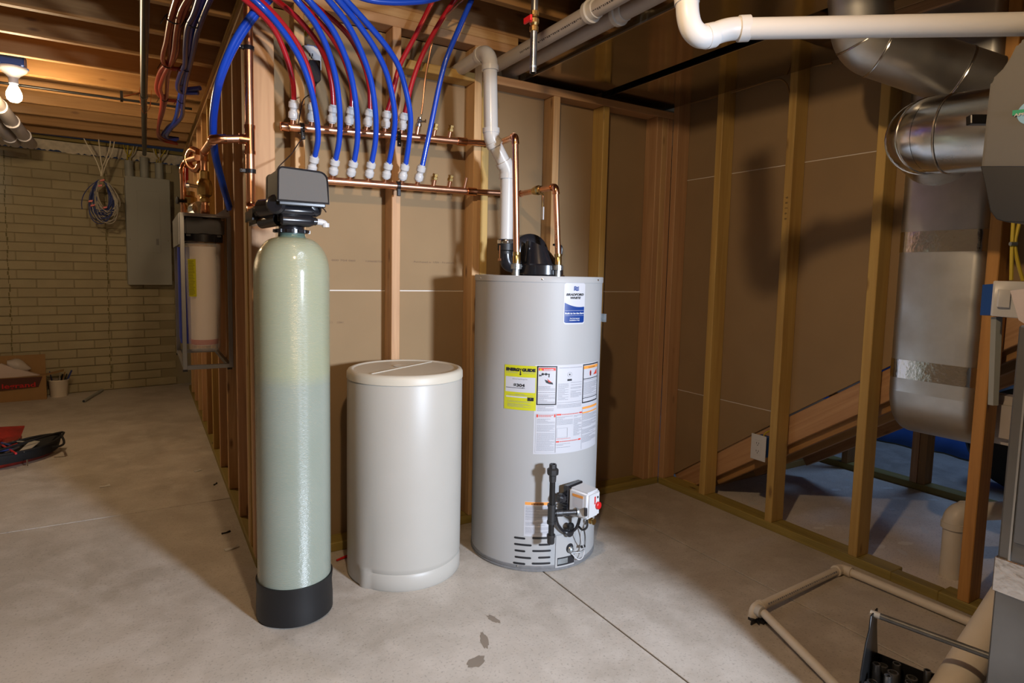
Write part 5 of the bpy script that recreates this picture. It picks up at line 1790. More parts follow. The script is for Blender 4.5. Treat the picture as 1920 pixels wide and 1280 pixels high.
cyo = (OY0 + OY1) / 2
hwO = (OY0 - OY1) / 2
loft([oval(OX, cyo, hwO, 0.052, 0.76), oval(OX, cyo, hwO, 0.052, 2.19)]).build('stack_section', M['galv_dull'], sk, smooth=50)
zt1, zt2 = at(1760, 432, x=2.17).z, at(1750, 472, x=2.17).z
tp = [oval(OX, cyo, hwO + 0.0015, 0.0535, z) for z in (zt2, (zt1 + zt2) / 2, zt1)]
loft(tp).build('foil_tape', M['foil'], sk, smooth=50)
zt3, zt4 = at(1740, 680, x=2.17).z, at(1740, 716, x=2.17).z
loft([oval(OX, cyo, hwO + 0.0015, 0.0535, z) for z in (zt4, zt3)]).build('foil_tape', M['foil'], sk, smooth=50)
rings = []
for k in range(9):
    a = k / 8 * PI / 2
    c_ = Vector((OX + 0.10 - 0.10 * math.cos(a), cyo, 0.77 - 0.135 * math.sin(a)))
    nrm_dir = Vector((math.sin(a), 0, -math.cos(a)))
    u_ = Vector((math.cos(a), 0, math.sin(a)))
    ring_ = []
    for j in range(32):
        b_ = 2 * PI * j / 32
        ring_.append(c_ + Vector((0, 1, 0)) * ((hwO - 0.05) * (1 if math.sin(b_) > 0 else -1) + 0.05 * math.sin(b_)) + u_ * 0.052 * math.cos(b_))
    rings.append(ring_)
rings.append([p_ + Vector((0.22, 0, 0)) for p_ in rings[-1]])
loft(rings).build('boot_elbow', M['galv_dull'], sk, smooth=60)
MB().box((2.30, -1.62, 0.60), (2.42, -1.44, 0.78)).build('plastic_wrap', M['plastic_bag'], sk, bevel=0.03, seg=3)

# humidifier body close to the camera
hm_ = thing('humidifier', 'dark grey humidifier housing with round blue and green sticker, right edge', 'humidifier', (1.45, -1.8, 1.4))
hp_px = [(1960, 45), (1925, 68), (1906, 78), (1893, 105), (1878, 128), (1855, 150), (1846, 230), (1838, 308), (1846, 345), (1856, 395), (1868, 411), (1885, 416), (1960, 418)]
hp_ = [at(u, v_, x=1.40) for u, v_ in hp_px]
hp_.append(Vector((1.40, -1.995, hp_[-1].z)))
hp_.append(Vector((1.40, -1.995, hp_[0].z)))
MB().prism(hp_, (0.26, 0, 0)).build('housing', M['hum_grey'], hm_, bevel=0.008, seg=2)
lo_ = [at(u, v_, x=1.392) for u, v_ in ((1838, 311), (1846, 345), (1856, 395), (1868, 411), (1885, 416), (1960, 418), (1960, 311))]
MB().prism(lo_, (0.01, 0, 0)).build('lower_cover', M['black_plastic'] if False else plain('hum_lower', (0.018, 0.019, 0.021), 0.45), hm_, bevel=0.002)
sc_ = at(1934, 210, x=1.3985)
rs_ = 0.027
MB().lathe(sc_, [(0, -0.0006), (rs_, -0.0004), (rs_, 0.0)], 32, (1, 0, 0)).build('round_sticker', M['sticker_blue'], hm_)
MB().obox(sc_ + Vector((-0.0012, -0.004, 0.002)), (0.0004, 0, 0), (0, 0.040, 0.003), (0, 0, 0.0058)).build('green_band', M['sticker_green'], hm_)
flat_text('APRILAIRE', 0.0085, sc_ + Vector((-0.0020, 0.032, -0.0035)), (0, -1, -0.075), (0, 0, 1), M['label_white'], hm_, width=0.056, bold=0.0003)

# furnace cabinet at the right edge
fu2 = thing('furnace_cabinet', 'grey sheet metal furnace cabinet cut off by the right edge', 'furnace', (1.5, -2.1, 0))
fA = at(1890, 600, x=1.34)
zf1 = at(1895, 592, x=1.34).z
fy_ = at(1868, 1060, x=1.34).y
MB().box((1.34, fy_, 0.0), (1.95, -2.45, zf1 - 0.02)).build('cabinet', M['furnace'], fu2, bevel=0.004)
zt_a, zt_b = at(1890, 1052, x=1.33).z, at(1880, 1115, x=1.33).z
MB().box((1.334, fy_ + 0.003, zt_b), (1.955, -2.455, zt_a)).build('foil_tape', M['foil'], fu2, bevel=0.002)
MB().box((1.336, fy_ - 0.022, zt_a), (1.342, fy_ - 0.026, zf1 - 0.03)).build('panel_seam', M['galv_dull'], fu2)
MB().box((1.330, fy_ - 0.030, 0.6), (1.340, -2.44, zf1 - 0.02)).build('access_panel', M['furnace'], fu2, bevel=0.002)
MB().lathe((1.329, fy_ - 0.045, at(1905, 800, x=1.33).z), [(0.004, 0), (0.003, 0.002)], 8, (-1, 0, 0)).build('screw', M['chrome'], fu2)

MB().box((1.41, -2.0, zf1 - 0.02), (1.95, -2.5, 2.095)).build("light_block_box", M['furnace'], fu2, bevel=0.004)  # unseen box added above the cabinet to keep the work light off the right wall
# switch box, cable and paper next to the furnace
sw = thing('light_switch', 'white square switch plate on box beside furnace cabinet, right edge', 'switch', (1.75, -1.75, 1.14))
c = atd(1892, 562, 1.72)
sx_ = Vector((0.35, -0.94, 0)).normalized()
MB().prism([atd(1866, 526, 1.74), atd(1935, 528, 1.70), atd(1930, 598, 1.70), atd(1860, 592, 1.74)], FWD * 0.008).build('face_plate', M['white_plastic'], sw, bevel=0.002)
MB().prism([atd(1874, 542, 1.725), atd(1896, 543, 1.715), atd(1893, 577, 1.715), atd(1871, 575, 1.725)], FWD * 0.006).build('rocker', M['white_plastic'], sw, bevel=0.001)
MB().prism([atd(1872, 531, 1.78), atd(1940, 533, 1.74), atd(1935, 594, 1.74), atd(1867, 590, 1.78)], FWD * 0.06).build('switch_box', M['box_blue'], sw)
for k, px in enumerate([[(1900, 415), (1898, 450), (1897, 480), (1896, 525)], [(1912, 415), (1903, 455), (1908, 490), (1918, 526)]]):
    MB().tube(spline([atd(u, v_, 1.76) for u, v_ in px], 5), 0.005, 8).build('yellow_cable', M['cable_yellow'], sw)
MB().tube([atd(1894, 457, 1.755), atd(1906, 457, 1.755)], 0.006, 8).build('cable_staple', M['zinc'], sw)
MB().prism([atd(1868, 594, 1.80), atd(1880, 594, 1.80), atd(1872, 760, 1.80), atd(1862, 760, 1.80)], FWD * 0.02).build('conduit_strip', M['panel_grey'], sw)
o = MB().prism([at(u, v_, x=1.45) for u, v_ in ((1894, 545), (1930, 540), (1930, 612), (1910, 600))], (0.003, 0, 0)).build('paper_sheet', M['paper'])
tag(o, 'crumpled white paper sheet lying on the furnace top by the switch', 'paper')

# outlet on the right wall stud
ot = thing('wall_outlet', 'white double outlet plate on the second free stud at right', 'outlet', (2.15, -0.69, 0.39))
yc, zc_ = -0.708 + 0.052, at(1426, 840, x=XR - 0.006).z
MB().box((XR - 0.008, yc - 0.042, zc_ - 0.062), (XR - 0.002, yc + 0.040, zc_ + 0.062)).build('face_plate', M['white_plastic'], ot, bevel=0.002)
MB().box((XR - 0.002, yc - 0.030, zc_ - 0.045), (XR + 0.06, yc + 0.030, zc_ + 0.050)).build('outlet_box', M['box_blue'], ot)
MB().box((XR - 0.010, yc - 0.018, zc_ - 0.036), (XR - 0.007, yc + 0.017, zc_ + 0.036)).build('receptacle', M['white_plastic'], ot, bevel=0.001)
mb = MB()
for dz in (0.022, -0.016):
    for dy in (-0.006, 0.006):
        mb.box((XR - 0.0108, yc + dy - 0.0010, zc_ + dz - 0.004), (XR - 0.0098, yc + dy + 0.0010, zc_ + dz + 0.004))
    mb.box((XR - 0.0108, yc - 0.0018, zc_ + dz - 0.012), (XR - 0.0098, yc + 0.0018, zc_ + dz - 0.008))
mb.build('socket_slot', M['ink'], ot, smooth=0)
MB().tube(spline([(XR + 0.03, yc, zc_ + 0.05), (XR + 0.035, yc - 0.005, zc_ + 0.065), (XR + 0.05, yc - 0.012, zc_ + 0.075), (XR + 0.075, yc - 0.02, zc_ + 0.08)], 4), 0.004, 6).build('yellow_cable', M['cable_yellow'], ot)

# loose cables through the dark tops of the right studs
for k, (px, x_) in enumerate([([(1236, 196), (1275, 192), (1345, 178), (1400, 160), (1475, 133), (1560, 118)], XR + 0.04), ([(1236, 200), (1280, 196), (1345, 181), (1400, 165), (1450, 150), (1470, 152), (1480, 175), (1482, 230)], XR + 0.05)]):
    o = MB().tube(spline([at(u, v_, x=x_) for u, v_ in px], 6), 0.0042, 8).build('electric_cable', M['cable_tan'])
    tag(o, ['upper tan electric cable strung through the tops of right studs', 'lower tan electric cable curling down beside the second right stud'][k], 'cable')

# ---- floor piping
lp_ = thing('floor_drain_pipe', 'thin white plastic pipe bent around a corner lying on the concrete floor', 'pipe', (1.4, -1.2, 0))
c0_, c1_ = at(1415, 1143, z=0.03), at(1577, 1066, z=0.018)
rP = 0.0155
pA = at(1600, 1310, z=0.03)
pB = at(1900, 1200, z=0.018)
pipe_run([Vector((pA.x, pA.y, 0.030)), Vector((c0_.x, c0_.y, 0.030)), Vector((c0_.x + 0.02, c0_.y + 0.001, 0.030))], rP, M['pvc_old'], lp_, bend=1.0) if False else None
MB().tube([Vector((pA.x, pA.y, 0.018)), Vector((c0_.x + 0.004, c0_.y - 0.035, 0.034))], rP * 0.95, 16).build('pipe', M['pvc_old'], lp_)
pipe_run([Vector((c0_.x, c0_.y, 0.0)), Vector((c0_.x, c0_.y, 0.034)), Vector((c1_.x, c1_.y, 0.020)), Vector((pB.x, pB.y, 0.018))], rP, M['pvc_old'], lp_, M['pvc_old'], bend=1.3, fr=1.28, ext=1.3)
MB().lathe((c0_.x + 0.002, c0_.y - 0.008, 0.034), [(rP * 1.05, 0), (rP * 1.3, 0.001), (rP * 1.3, 0.02), (rP * 1.05, 0.021)], 16, (0, -1, 0)).build('collar', M['pvc'], lp_)
dd = (c1_ - c0_).normalized()
rr = random.Random(6)
mb = MB()
t_ = 0.10
while t_ < 0.9:
    ln = rr.uniform(0.004, 0.012)
    p_ = c0_.lerp(c1_, t_)
    p_.z = 0.034 - 0.014 * t_
    nn_ = Vector((dd.y, -dd.x, 0)) * (rP * 0.80) + Vector((0, 0, rP * 0.60))
    q2_ = Vector((dd.y, -dd.x, 0)) * (rP * 0.98) + Vector((0, 0, rP * 0.28))
    nn_, q2_ = nn_ * 1.01, q2_ * 1.01
    mb.add([p_ + nn_, p_ + q2_, p_ + q2_ + dd * ln, p_ + nn_ + dd * ln], [(0, 1, 2, 3)])
    t_ += (ln + 0.004) / (c1_ - c0_).length
mb.build('printed_line', M['ink_grey'], lp_, smooth=0)
mb = MB()
rr = random.Random(2)
for k in range(26):
    a = rr.uniform(0, 2 * PI)
    r0 = rr.uniform(0.005, 0.035)
    p_ = Vector((c0_.x - 0.004 + r0 * math.cos(a), c0_.y - 0.022 + r0 * 0.7 * math.sin(a), 0.006))
    mb.obox(p_, (rr.uniform(.006, .012) * math.cos(a * 2), rr.uniform(.006, .012) * math.sin(a * 2), 0), (0, 0.002, 0), (0, 0, 0.005))
o = mb.build('wire_tangle', M['ink'])
tag(o, 'small tangle of black wire on the floor under the pipe corner', 'wire')

sp = thing('stand_pipe', 'white plastic drain standpipe with elbow behind the last right stud', 'pipe', (2.33, -1.42, 0))
ex = at(1780, 1060, y=-1.40)
ez = at(1780, 985, y=-1.40).z
sx0 = at(1779, 1090, y=-1.385)
pipe_run([(sx0.x, -1.385, 0.0), (sx0.x, -1.385, ez + 0.035), (sx0.x + 0.45, -1.60, ez + 0.045)], 0.036, M['pvc_old'], sp, M['pvc_old'], bend=1.2, fr=1.13, ext=0.5, n=24)

ln_ = thing('leaning_pipe', 'thick white plastic pipe slanting up in front of the furnace, lower right', 'pipe', (1.2, -1.9, 0.2))
l0_, l1_ = atd(1700, 1430, 1.50), atd(1905, 1100, 1.80)
MB().tube([l0_, l1_ + (l1_ - l0_) * 0.3], 0.046, 28).build('pipe', M['pvc_old'], ln_)

# ---- socket tray
tr = thing('socket_tray', 'black metal carry tray of sockets with grey bar handle, lower right corner', 'tool tray', (1.38, -1.75, 0))
T0 = at(1637, 1150, z=0.262)
T1 = at(1815, 1215, z=0.262)
td = Vector((T1.x - T0.x, T1.y - T0.y, 0)).normalized()
tn = Vector((td.y, -td.x, 0))
if tn.dot(CAM - T0) < 0:
    tn = -tn
LT = 0.262
ep = []
for (a, z) in ((-0.075, 0.0), (-0.072, 0.10), (-0.055, 0.15), (-0.035, 0.215), (-0.030, 0.268), (0.030, 0.268), (0.036, 0.23), (0.060, 0.20), (0.085, 0.13), (0.090, 0.10), (0.130, 0.085), (0.130, 0.0)):
    ep.append(Vector((T0.x, T0.y, 0)) + tn * a + Vector((0, 0, z)))
for k, s_ in enumerate((0.0, LT)):
    MB().prism([p_ + td * s_ for p_ in ep], td * 0.004).build('end_plate', M['iron'], tr, bevel=0.001)
MB().tube([Vector((T0.x, T0.y, 0.262)) - td * 0.004, Vector((T0.x, T0.y, 0.262)) + td * (LT + 0.004)], 0.0085, 16).build('handle', plain('handle_grey', (0.16, 0.165, 0.17), 0.45, 0.4, vary=0.4, vscale=20), tr)
MB().tube([Vector((T0.x, T0.y, 0.262)) - td * 0.006, Vector((T0.x, T0.y, 0.262)) + td * 0.018], 0.0092, 16).build('worn_tip', M['cable_white'], tr)
O_ = Vector((T0.x, T0.y, 0))
for a in (-0.075, 0.13):
    q0, q1 = O_ + tn * a, O_ + tn * a + td * LT
    MB().prism([q0, q1, q1 + Vector((0, 0, 0.115 if a < 0 else 0.07)), q0 + Vector((0, 0, 0.115 if a < 0 else 0.07))], tn * 0.003).build('side_panel', M['iron'], tr)
MB().prism([O_ - tn * 0.075 + Vector((0, 0, 0.004)), O_ + tn * 0.13 + Vector((0, 0, 0.004)), O_ + tn * 0.13 + td * LT + Vector((0, 0, 0.004)), O_ - tn * 0.075 + td * LT + Vector((0, 0, 0.004))], (0, 0, 0.004)).build('floor_panel', M['iron'], tr)
MB().obox(O_ + td * 0.14 - tn * 0.071 + Vector((0, 0, 0.10)), td * 0.012, tn * 0.002, Vector((0, 0, 0.022))).build('latch', M['iron'], tr)
rr = random.Random(12)
protos = {}
kk = 0
for i in range(7):
    for j in range(4):
        r_ = [0.0145, 0.012, 0.0165, 0.010][(i + j) % 4]
        h_ = [0.055, 0.075, 0.050, 0.065][(i * 3 + j) % 4]
        key = (r_, h_)
        if key not in protos:
            ob = MB().lathe((0, 0, 0), [(r_ * .9, 0), (r_, 0.003), (r_, h_ * .5), (r_ * .92, h_ * .55), (r_ * .92, h_ - .002), (r_ * .85, h_), (r_ * .6, h_), (r_ * .58, h_ - 0.012), (0, h_ - 0.012)], 14).build('socket', M['steel'])
            ob2 = ob.data
            bpy.data.objects.remove(ob)
            protos[key] = ob2
        s_ = bpy.data.objects.new('socket', protos[key])
        C.objects.link(s_)
        s_.location = O_ + td * (0.022 + i * 0.036 + rr.uniform(-.002, .002)) + tn * (-0.048 + j * 0.048) + Vector((0, 0, 0.045 + [0.0, 0.012, 0.004, 0.018][(i + 2 * j) % 4]))
        s_.rotation_euler = (rr.uniform(-.04, .04), rr.uniform(-.04, .04), 0)
        kk += 1
        row = ['back', 'second', 'third', 'front'][j]
        tag(s_, 'steel socket, %s from the left in the %s row of the black tray' % (['first', 'second', 'third', 'fourth', 'fifth', 'sixth', 'last'][i], row), 'socket', 'sockets in the black tool tray')

# ================================================================== LEFT ROOM
# ---- gas pipe running back under the joists
bpz = thing('gas_pipe', 'long black steel gas pipe running back under the left joists', 'pipe', (-0.32, 1, 2.1))
pa_, pb_ = at(272, 0, z=2.12), at(272, 289, z=2.12)
pfar = at(272, 289, z=2.12)
xg = (pa_.x + pb_.x) / 2
MB().tube([(xg - 0.006, -3.6, 2.12), (xg - 0.006, 1.56, 2.12)], 0.0165, 20).build('pipe', M['iron'], bpz)
MB().tube([(xg - 0.006, 1.54, 2.12), (xg + 0.0, pfar.y, 2.12)], 0.0160, 20).build('pipe', M['iron'], bpz)
MB().tube([(xg - 0.006, 1.53, 2.12), (xg - 0.006, 1.565, 2.12)], 0.0195, 20).build('coupling', M['iron'], bpz)
MB().tube(spline([at(263, 163, z=2.262), at(262, 175, z=2.2), at(266, 205, z=2.10), at(272, 212, z=2.098), at(281, 200, z=2.11), at(284, 170, z=2.262)], 4), 0.0022, 6).build('hanger_wire', cf, bpz)

# ---- ceiling lamp holder with bare bulb
la = thing('ceiling_lamp', 'bare lit bulb in a white porcelain holder under blue ceiling box', 'lamp', (-0.935, 1.885, 2.1))
lx, ly = -0.938, 1.885
MB().box((lx - 0.056, ly - 0.055, 2.250), (lx + 0.056, ly + 0.055, 2.318)).box((lx + 0.044, ly - 0.02, 2.244), (lx + 0.070, ly + 0.02, 2.254)).build('ceiling_box', M['box_blue'], la, bevel=0.006)
MB().lathe((lx, ly, 0), [(0.067, 2.250), (0.067, 2.242), (0.060, 2.230), (0.033, 2.208), (0.022, 2.194), (0.022, 2.164), (0.0, 2.164)], 32).build('lamp_holder', M['white_plastic'], la)
MB().lathe((lx, ly, 0), [(0.015, 2.172), (0.016, 2.158), (0.026, 2.138), (0.035, 2.116), (0.037, 2.098), (0.032, 2.078), (0.018, 2.066), (0.0, 2.063)], 28).build('bulb', M['bulb'], la)
MB().tube(spline([(lx - 0.03, ly, 2.315), (lx - 0.036, ly + 0.01, 2.34), (lx - 0.04, ly + 0.03, 2.40)], 4), 0.003, 6).build('yellow_cable', M['cable_yellow'], la)

# ---- overhead drain pipes upper left
for (xa, lab, n_, ys) in ((-1.068, 'right one of two pale plastic drain pipes with collars, upper left', 0, (2.27, 2.70, 3.18)), (-1.165, 'left one of two pale plastic drain pipes, upper left edge', 1, (2.6, 3.3))):
    t = thing('drain_pipe', lab, 'pipe', (xa, 2.8, 2.11), 'plastic drain pipes at the upper left')
    MB().tube([(xa, 1.9 + 0.3 * n_, 2.12), (xa, 3.52, 2.095)], 0.040, 24).build('pipe', M['pvc_grey'], t)
    for y in ys:
        MB().lathe((xa, y, 2.115 - (y - 1.9) * 0.012), [(0.0405, 0), (0.047, 0.002), (0.047, 0.035), (0.0405, 0.037)], 24, (0, 1, 0)).build('collar', M['pvc_grey'], t)
o = MB().tube([(-2.6, 2.30, 2.252), (-0.04, 2.30, 2.252)], 0.008, 12).build('conduit', M['iron'])
tag(o, 'thin grey conduit running left to right under the back joists', 'conduit')
o = thing('hanger_clip', 'small metal strap hanger on a joist near the black gas pipe', 'bracket', (-0.42, 1.73, 2.25))
c = at(228, 181, y=1.68)
MB().box((c.x - 0.007, c.y - 0.006, c.z - 0.030), (c.x + 0.007, c.y - 0.002, c.z + 0.030)).build('plate', M['iron'], o)
MB().tube([c + Vector((0.01, -0.01, 0)), at(262, 174, y=1.67)], 0.0035, 8).build('rod', M['copper_fit'], o)

# ---- electric panel with three conduits
pn = thing('breaker_box', 'large grey metal breaker box mounted on the far brick wall', 'breaker box', (-0.29, 4.3, 1.5))
pL, pR = at(236, 331, y=4.285), at(319, 336, y=4.30)
sL = (Vector((pL.x, pL.y, 0)) - W0).dot(wd)
sR = (Vector((pR.x, pR.y, 0)) - W0).dot(wd)
zT = at(280, 333, y=4.27).z
zB = at(285, 533, y=4.27).z


def wbox(s0, s1, o0, o1, z0, z1):
    return MB().prism([wpt(s0, z0, o0), wpt(s1, z0, o0), wpt(s1, z0, o1), wpt(s0, z0, o1)], (0, 0, z1 - z0))


wbox(sL, sR, 0.004, 0.10, zB, zT).build('cabinet', M['panel_grey'], pn, bevel=0.004)
wbox(sL - 0.006, sR + 0.006, 0.10, 0.106, zB - 0.006, zT + 0.006).build('cover', M['panel_grey'], pn, bevel=0.002)
wbox(sL + 0.085, sR - 0.085, 0.106, 0.109, zB + 0.30, zT - 0.12).build('door', M['panel_grey'], pn, bevel=0.001)
sm_ = (sL + sR) / 2
wbox(sm_ + 0.055, sm_ + 0.078, 0.109, 0.113, zB + 0.375, zB + 0.435).build('latch', M['heater_dark'], pn)
for s_, z in ((sL + 0.02, zB + 0.42), (sR - 0.02, zB + 0.42), (sL + 0.10, zT - 0.20), (sR - 0.06, zB + 0.10)):
    MB().lathe(wpt(s_, z, 0.106), [(0.004, 0), (0.003, 0.002), (0, 0.003)], 8, wn).build('screw', M['chrome'], pn)
for k, (u, r_) in enumerate(((245.5, 0.036), (275, 0.036), (304, 0.036))):
    p_ = at(u, 330, y=4.26)
    s_ = (Vector((p_.x, p_.y, 0)) - W0).dot(wd)
    ztop = at(u, [298, 291, 302][k], y=4.26).z
    MB().lathe(wpt(s_, zT - 0.005, 0.055), [(r_, 0), (r_, ztop - zT), (r_ - 0.004, ztop - zT), (r_ - 0.004, ztop - zT - 0.03), (0.0, ztop - zT - 0.03)], 24).build('conduit_stub', M['panel_grey'], pn)
    rr = random.Random(k)
    if k != 1:
        for j in range(7):
            a = rr.uniform(-0.02, 0.02)
            b = rr.uniform(-0.10, 0.09)
            MB().tube(spline([wpt(s_ + a, ztop - 0.03, 0.055), wpt(s_ + a * 1.2, ztop + 0.02, 0.055), wpt(s_ + (a + b) * 0.6, ztop + 0.07, 0.06 - rr.uniform(0, .03)), wpt(s_ + b, H_TOP + 0.03, 0.06)], 4), 0.0045, 6).build('cable', M['cable_yellow'] if j % 3 else M['cable_white'], pn)

# ---- coil of data cables hanging
cl = thing('cable_coil', 'hanging coil of white and blue cables with red ties near the panel', 'cable coil', (-0.63, 4.1, 1.75))
Yc = 4.06


def cp_(u, v_, dy=0.0):
    return at(u, v_, y=Yc + dy)


loops_px = [[(191, 330), (180, 300), (160, 265), (156, 252), (163, 245), (175, 243)], [(191, 330), (200, 305), (210, 285), (214, 262), (206, 250), (196, 246), (180, 243)], [(189, 330), (193, 312), (200, 295), (206, 275), (206, 258), (198, 246)],
            [(190, 330), (192, 315), (189, 300), (187, 280), (185, 262), (184, 246)]]
for i, px in enumerate(loops_px):
    MB().tube(spline([cp_(u, v_, -0.01 * i) for u, v_ in px], 6), 0.0048, 6).build('hanging_strand', M['cable_pale'], cl)
rr = random.Random(3)
specs = [(M['cable_white'], 14), (M['cable_blue'], 14)]
for mt_, cnt in specs:
    for i in range(cnt):
        w_ = rr.uniform(12, 24) if mt_ is M['cable_blue'] else rr.uniform(14, 26)
        h_ = rr.uniform(55, 84)
        cxp = 192 + rr.uniform(0, 12) + (-5 if mt_ is M['cable_blue'] else 6)
        pts = []
        for k in range(15):
            a = 2 * PI * k / 14
            uu = cxp + w_ * math.sin(a) * (0.5 + 0.5 * (1 - math.cos(a)) / 2 + 0.25) - (cxp - 190) * (1 + math.cos(a)) / 2
            vv_ = 337 + h_ * (1 - math.cos(a)) / 2
            pts.append(cp_(uu, vv_, rr.uniform(-0.02, 0.03)))
        MB().tube(spline(pts, 3), 0.0036, 6).build('coil_loop', mt_, cl)
MB().tube(spline([cp_(185, 337), (cp_(168, 350)), cp_(157, 365), cp_(153, 380), cp_(154, 392)], 5), 0.0036, 6).build('loose_end', M['cable_blue'], cl)
for u, v_ in ((192, 338), (188, 348), (170, 377), (174, 385), (197, 389)):
    MB().obox(cp_(u, v_, -0.03), (0.015, 0, 0.004), (0, 0.012, 0), (0.002, 0, 0.008)).build('red_tie', M['red_plastic'], cl)

# ---- clutter on the floor at the far wall
bx = thing('cardboard_box', 'open cardboard box with white foam inside, against the far wall', 'box', (-1.27, 4.0, 0))
b0_ = at(0, 755, z=0)
b1_ = at(87, 748, z=0)
bd = (b1_ - b0_)
bd.z = 0
bd.normalize()
bnn = Vector((-bd.y, bd.x, 0))
B0 = Vector((b1_.x, b1_.y, 0))
BWd, BDp, BHt = 0.52, 0.12, 0.21


def bq(s_, d_, z):
    return B0 - bd * s_ + bnn * d_ + Vector((0, 0, z))


def panel(q, mat, name, par, t=0.004):
    q = [Vector(a) for a in q]
    nrm = (q[1] - q[0]).cross(q[2] - q[0]).normalized()
    return MB().prism(q, nrm * t).build(name, mat, par, smooth=0)


panel([bq(0, 0, 0), bq(BWd, 0, 0), bq(BWd, 0, BHt), bq(0, 0, BHt)], M['cardboard'], 'front_panel', bx)
panel([bq(0, BDp, 0), bq(BWd, BDp, 0), bq(BWd, BDp, BHt), bq(0, BDp, BHt)], M['cardboard'], 'back_panel', bx)
panel([bq(0, 0, 0), bq(0, BDp, 0), bq(0, BDp, BHt), bq(0, 0, BHt)], M['cardboard'], 'side_panel', bx)
panel([bq(BWd, 0, 0), bq(BWd, BDp, 0), bq(BWd, BDp, BHt), bq(BWd, 0, BHt)], M['cardboard'], 'side_panel', bx)
panel([bq(0, BDp, BHt), bq(BWd, BDp, BHt), bq(BWd, BDp + 0.03, BHt + 0.17), bq(0, BDp + 0.03, BHt + 0.17)], M['cardboard'], 'flap', bx)
panel([bq(0, 0.0, BHt), bq(0, BDp, BHt), bq(-0.13, BDp, BHt + 0.03), bq(-0.13, 0.0, BHt + 0.03)], M['cardboard'], 'flap', bx)
panel([bq(0.02, -0.006, BHt - 0.006), bq(0.50, -0.006, BHt - 0.006), bq(0.50, -0.006, 0.105), bq(0.34, -0.006, 0.10), bq(0.05, -0.006, 0.115)], M['cardboard_dark'], 'print_field', bx, 0.0015)
flat_text('legrand', 0.055, bq(0.295, -0.011, 0.120), bd, (0, 0, 1), M['red_plastic'], bx, bold=0.001, width=0.225)
panel([bq(0.31, -0.010, 0.112), bq(0.36, -0.010, 0.112), bq(0.36, -0.010, 0.150), bq(0.31, -0.010, 0.150)], M['ink'], 'print_square', bx, 0.001)
MB().prism([bq(0.04, 0.03, BHt), bq(0.48, 0.03, BHt - 0.01), bq(0.40, 0.04, BHt + 0.03), bq(0.30, 0.05, BHt + 0.115), bq(0.22, 0.05, BHt + 0.075)], bnn * 0.05).build('foam_sheet', M['styro'], bx)
mb = MB()
rr = random.Random(8)
rings = []
for k in range(7):
    t = k / 6
    r_ = 0.055 * math.sin(PI * (0.12 + 0.85 * t))
    c_ = bq(0.26 - 0.16 * t, 0.09, BHt + 0.115 - 0.06 * t)
    rings.append([c_ + (bnn * math.cos(a) + Vector((0, 0, 1)) * math.sin(a)) * r_ * rr.uniform(.8, 1.15) for a in [2 * PI * j / 12 for j in range(12)]])
loft(rings).build('plastic_wrap', M['plastic_bag'], bx, smooth=60)
bk = thing('bucket', 'small white bucket of tools beside the cardboard box', 'bucket', (-1.03, 4.27, 0))
kb_ = at(108, 741, z=0)
kx, ky = -1.03, 4.225
MB().lathe((kx, ky, 0), [(0.062, 0), (0.064, 0.004), (0.074, 0.14), (0.078, 0.145), (0.078, 0.152), (0.072, 0.152), (0.060, 0.02), (0, 0.02)], 28).build('pail', M['pvc_old'], bk)
for k in range(9):
    a = rr.uniform(0, 2 * PI)
    r_ = rr.uniform(0.01, 0.04)
    p_ = Vector((kx + r_ * math.cos(a), ky + r_ * math.sin(a), 0.06))
    q_ = p_ + Vector((0.05 * math.cos(a) + 0.02, 0.02 * math.sin(a), rr.uniform(0.10, 0.17)))
    MB().tube([p_, q_], rr.uniform(0.004, 0.009), 8).build('tool_handle', [M['iron'], M['cable_white'], M['cardboard'], M['cable_blue']][k % 4], bk)
ca_, cb_ = at(157, 752, z=0.012), at(192, 731, z=0.012)
o = thing('conduit_piece', 'short piece of grey conduit lying on the floor by the brick wall', 'pipe', (ca_.x, ca_.y, 0))
MB().tube([ca_, cb_], 0.0125, 16).build('pipe', M['panel_grey'], o)
MB().tube([ca_ - (cb_ - ca_).normalized() * 0.0008, ca_ + (cb_ - ca_).normalized() * 0.001], 0.0095, 16).build('open_end', M['ink'], o)

# ---- red tool case and black tool bag, left edge
rc = thing('tool_case', 'red plastic tool organizer on the floor at the left edge', 'tool case', (-1.15, 2.35, 0))
r0_ = at(45, 815, z=0)
cx_ = r0_.x + 0.01
MB().prism([(cx_ - 0.40, 2.28, 0.008), (cx_ - 0.02, 2.20, 0.008), (cx_ + 0.02, 2.50, 0.008), (cx_ - 0.36, 2.58, 0.008)], (0, 0, 0.055)).build('tray', M['red_tool'], rc, bevel=0.006)
MB().prism([(cx_ - 0.36, 2.50, 0.06), (cx_ + 0.02, 2.42, 0.06), (cx_ + 0.035, 2.50, 0.118), (cx_ - 0.35, 2.58, 0.118)], (0, 0.012, 0.004)).build('lid', M['red_tool'], rc, bevel=0.004)
for k in range(4):
    MB().box((cx_ - 0.30 + k * 0.085, 2.27, 0.063), (cx_ - 0.235 + k * 0.085, 2.40, 0.078)).build('compartment', M['red_tool'], rc, bevel=0.004)
MB().box((cx_ - 0.01, 2.24, 0.01), (cx_ + 0.025, 2.42, 0.06)).build('corner_guard', M['bag_black'], rc, bevel=0.006)
tb = thing('tool_bag', 'open black tool bag with red bottom and strap handle, left edge', 'tool bag', (-1.0, 2.0, 0))
g0 = at(118, 832, z=0.03)
g1 = at(0, 862, z=0.03)
gd_ = (g1 - g0)
gd_.z = 0
gl = gd_.length
gd_.normalize()
gnn = Vector((gd_.y, -gd_.x, 0))
if gnn.dot(CAM - g0) < 0:
    gnn = -gnn


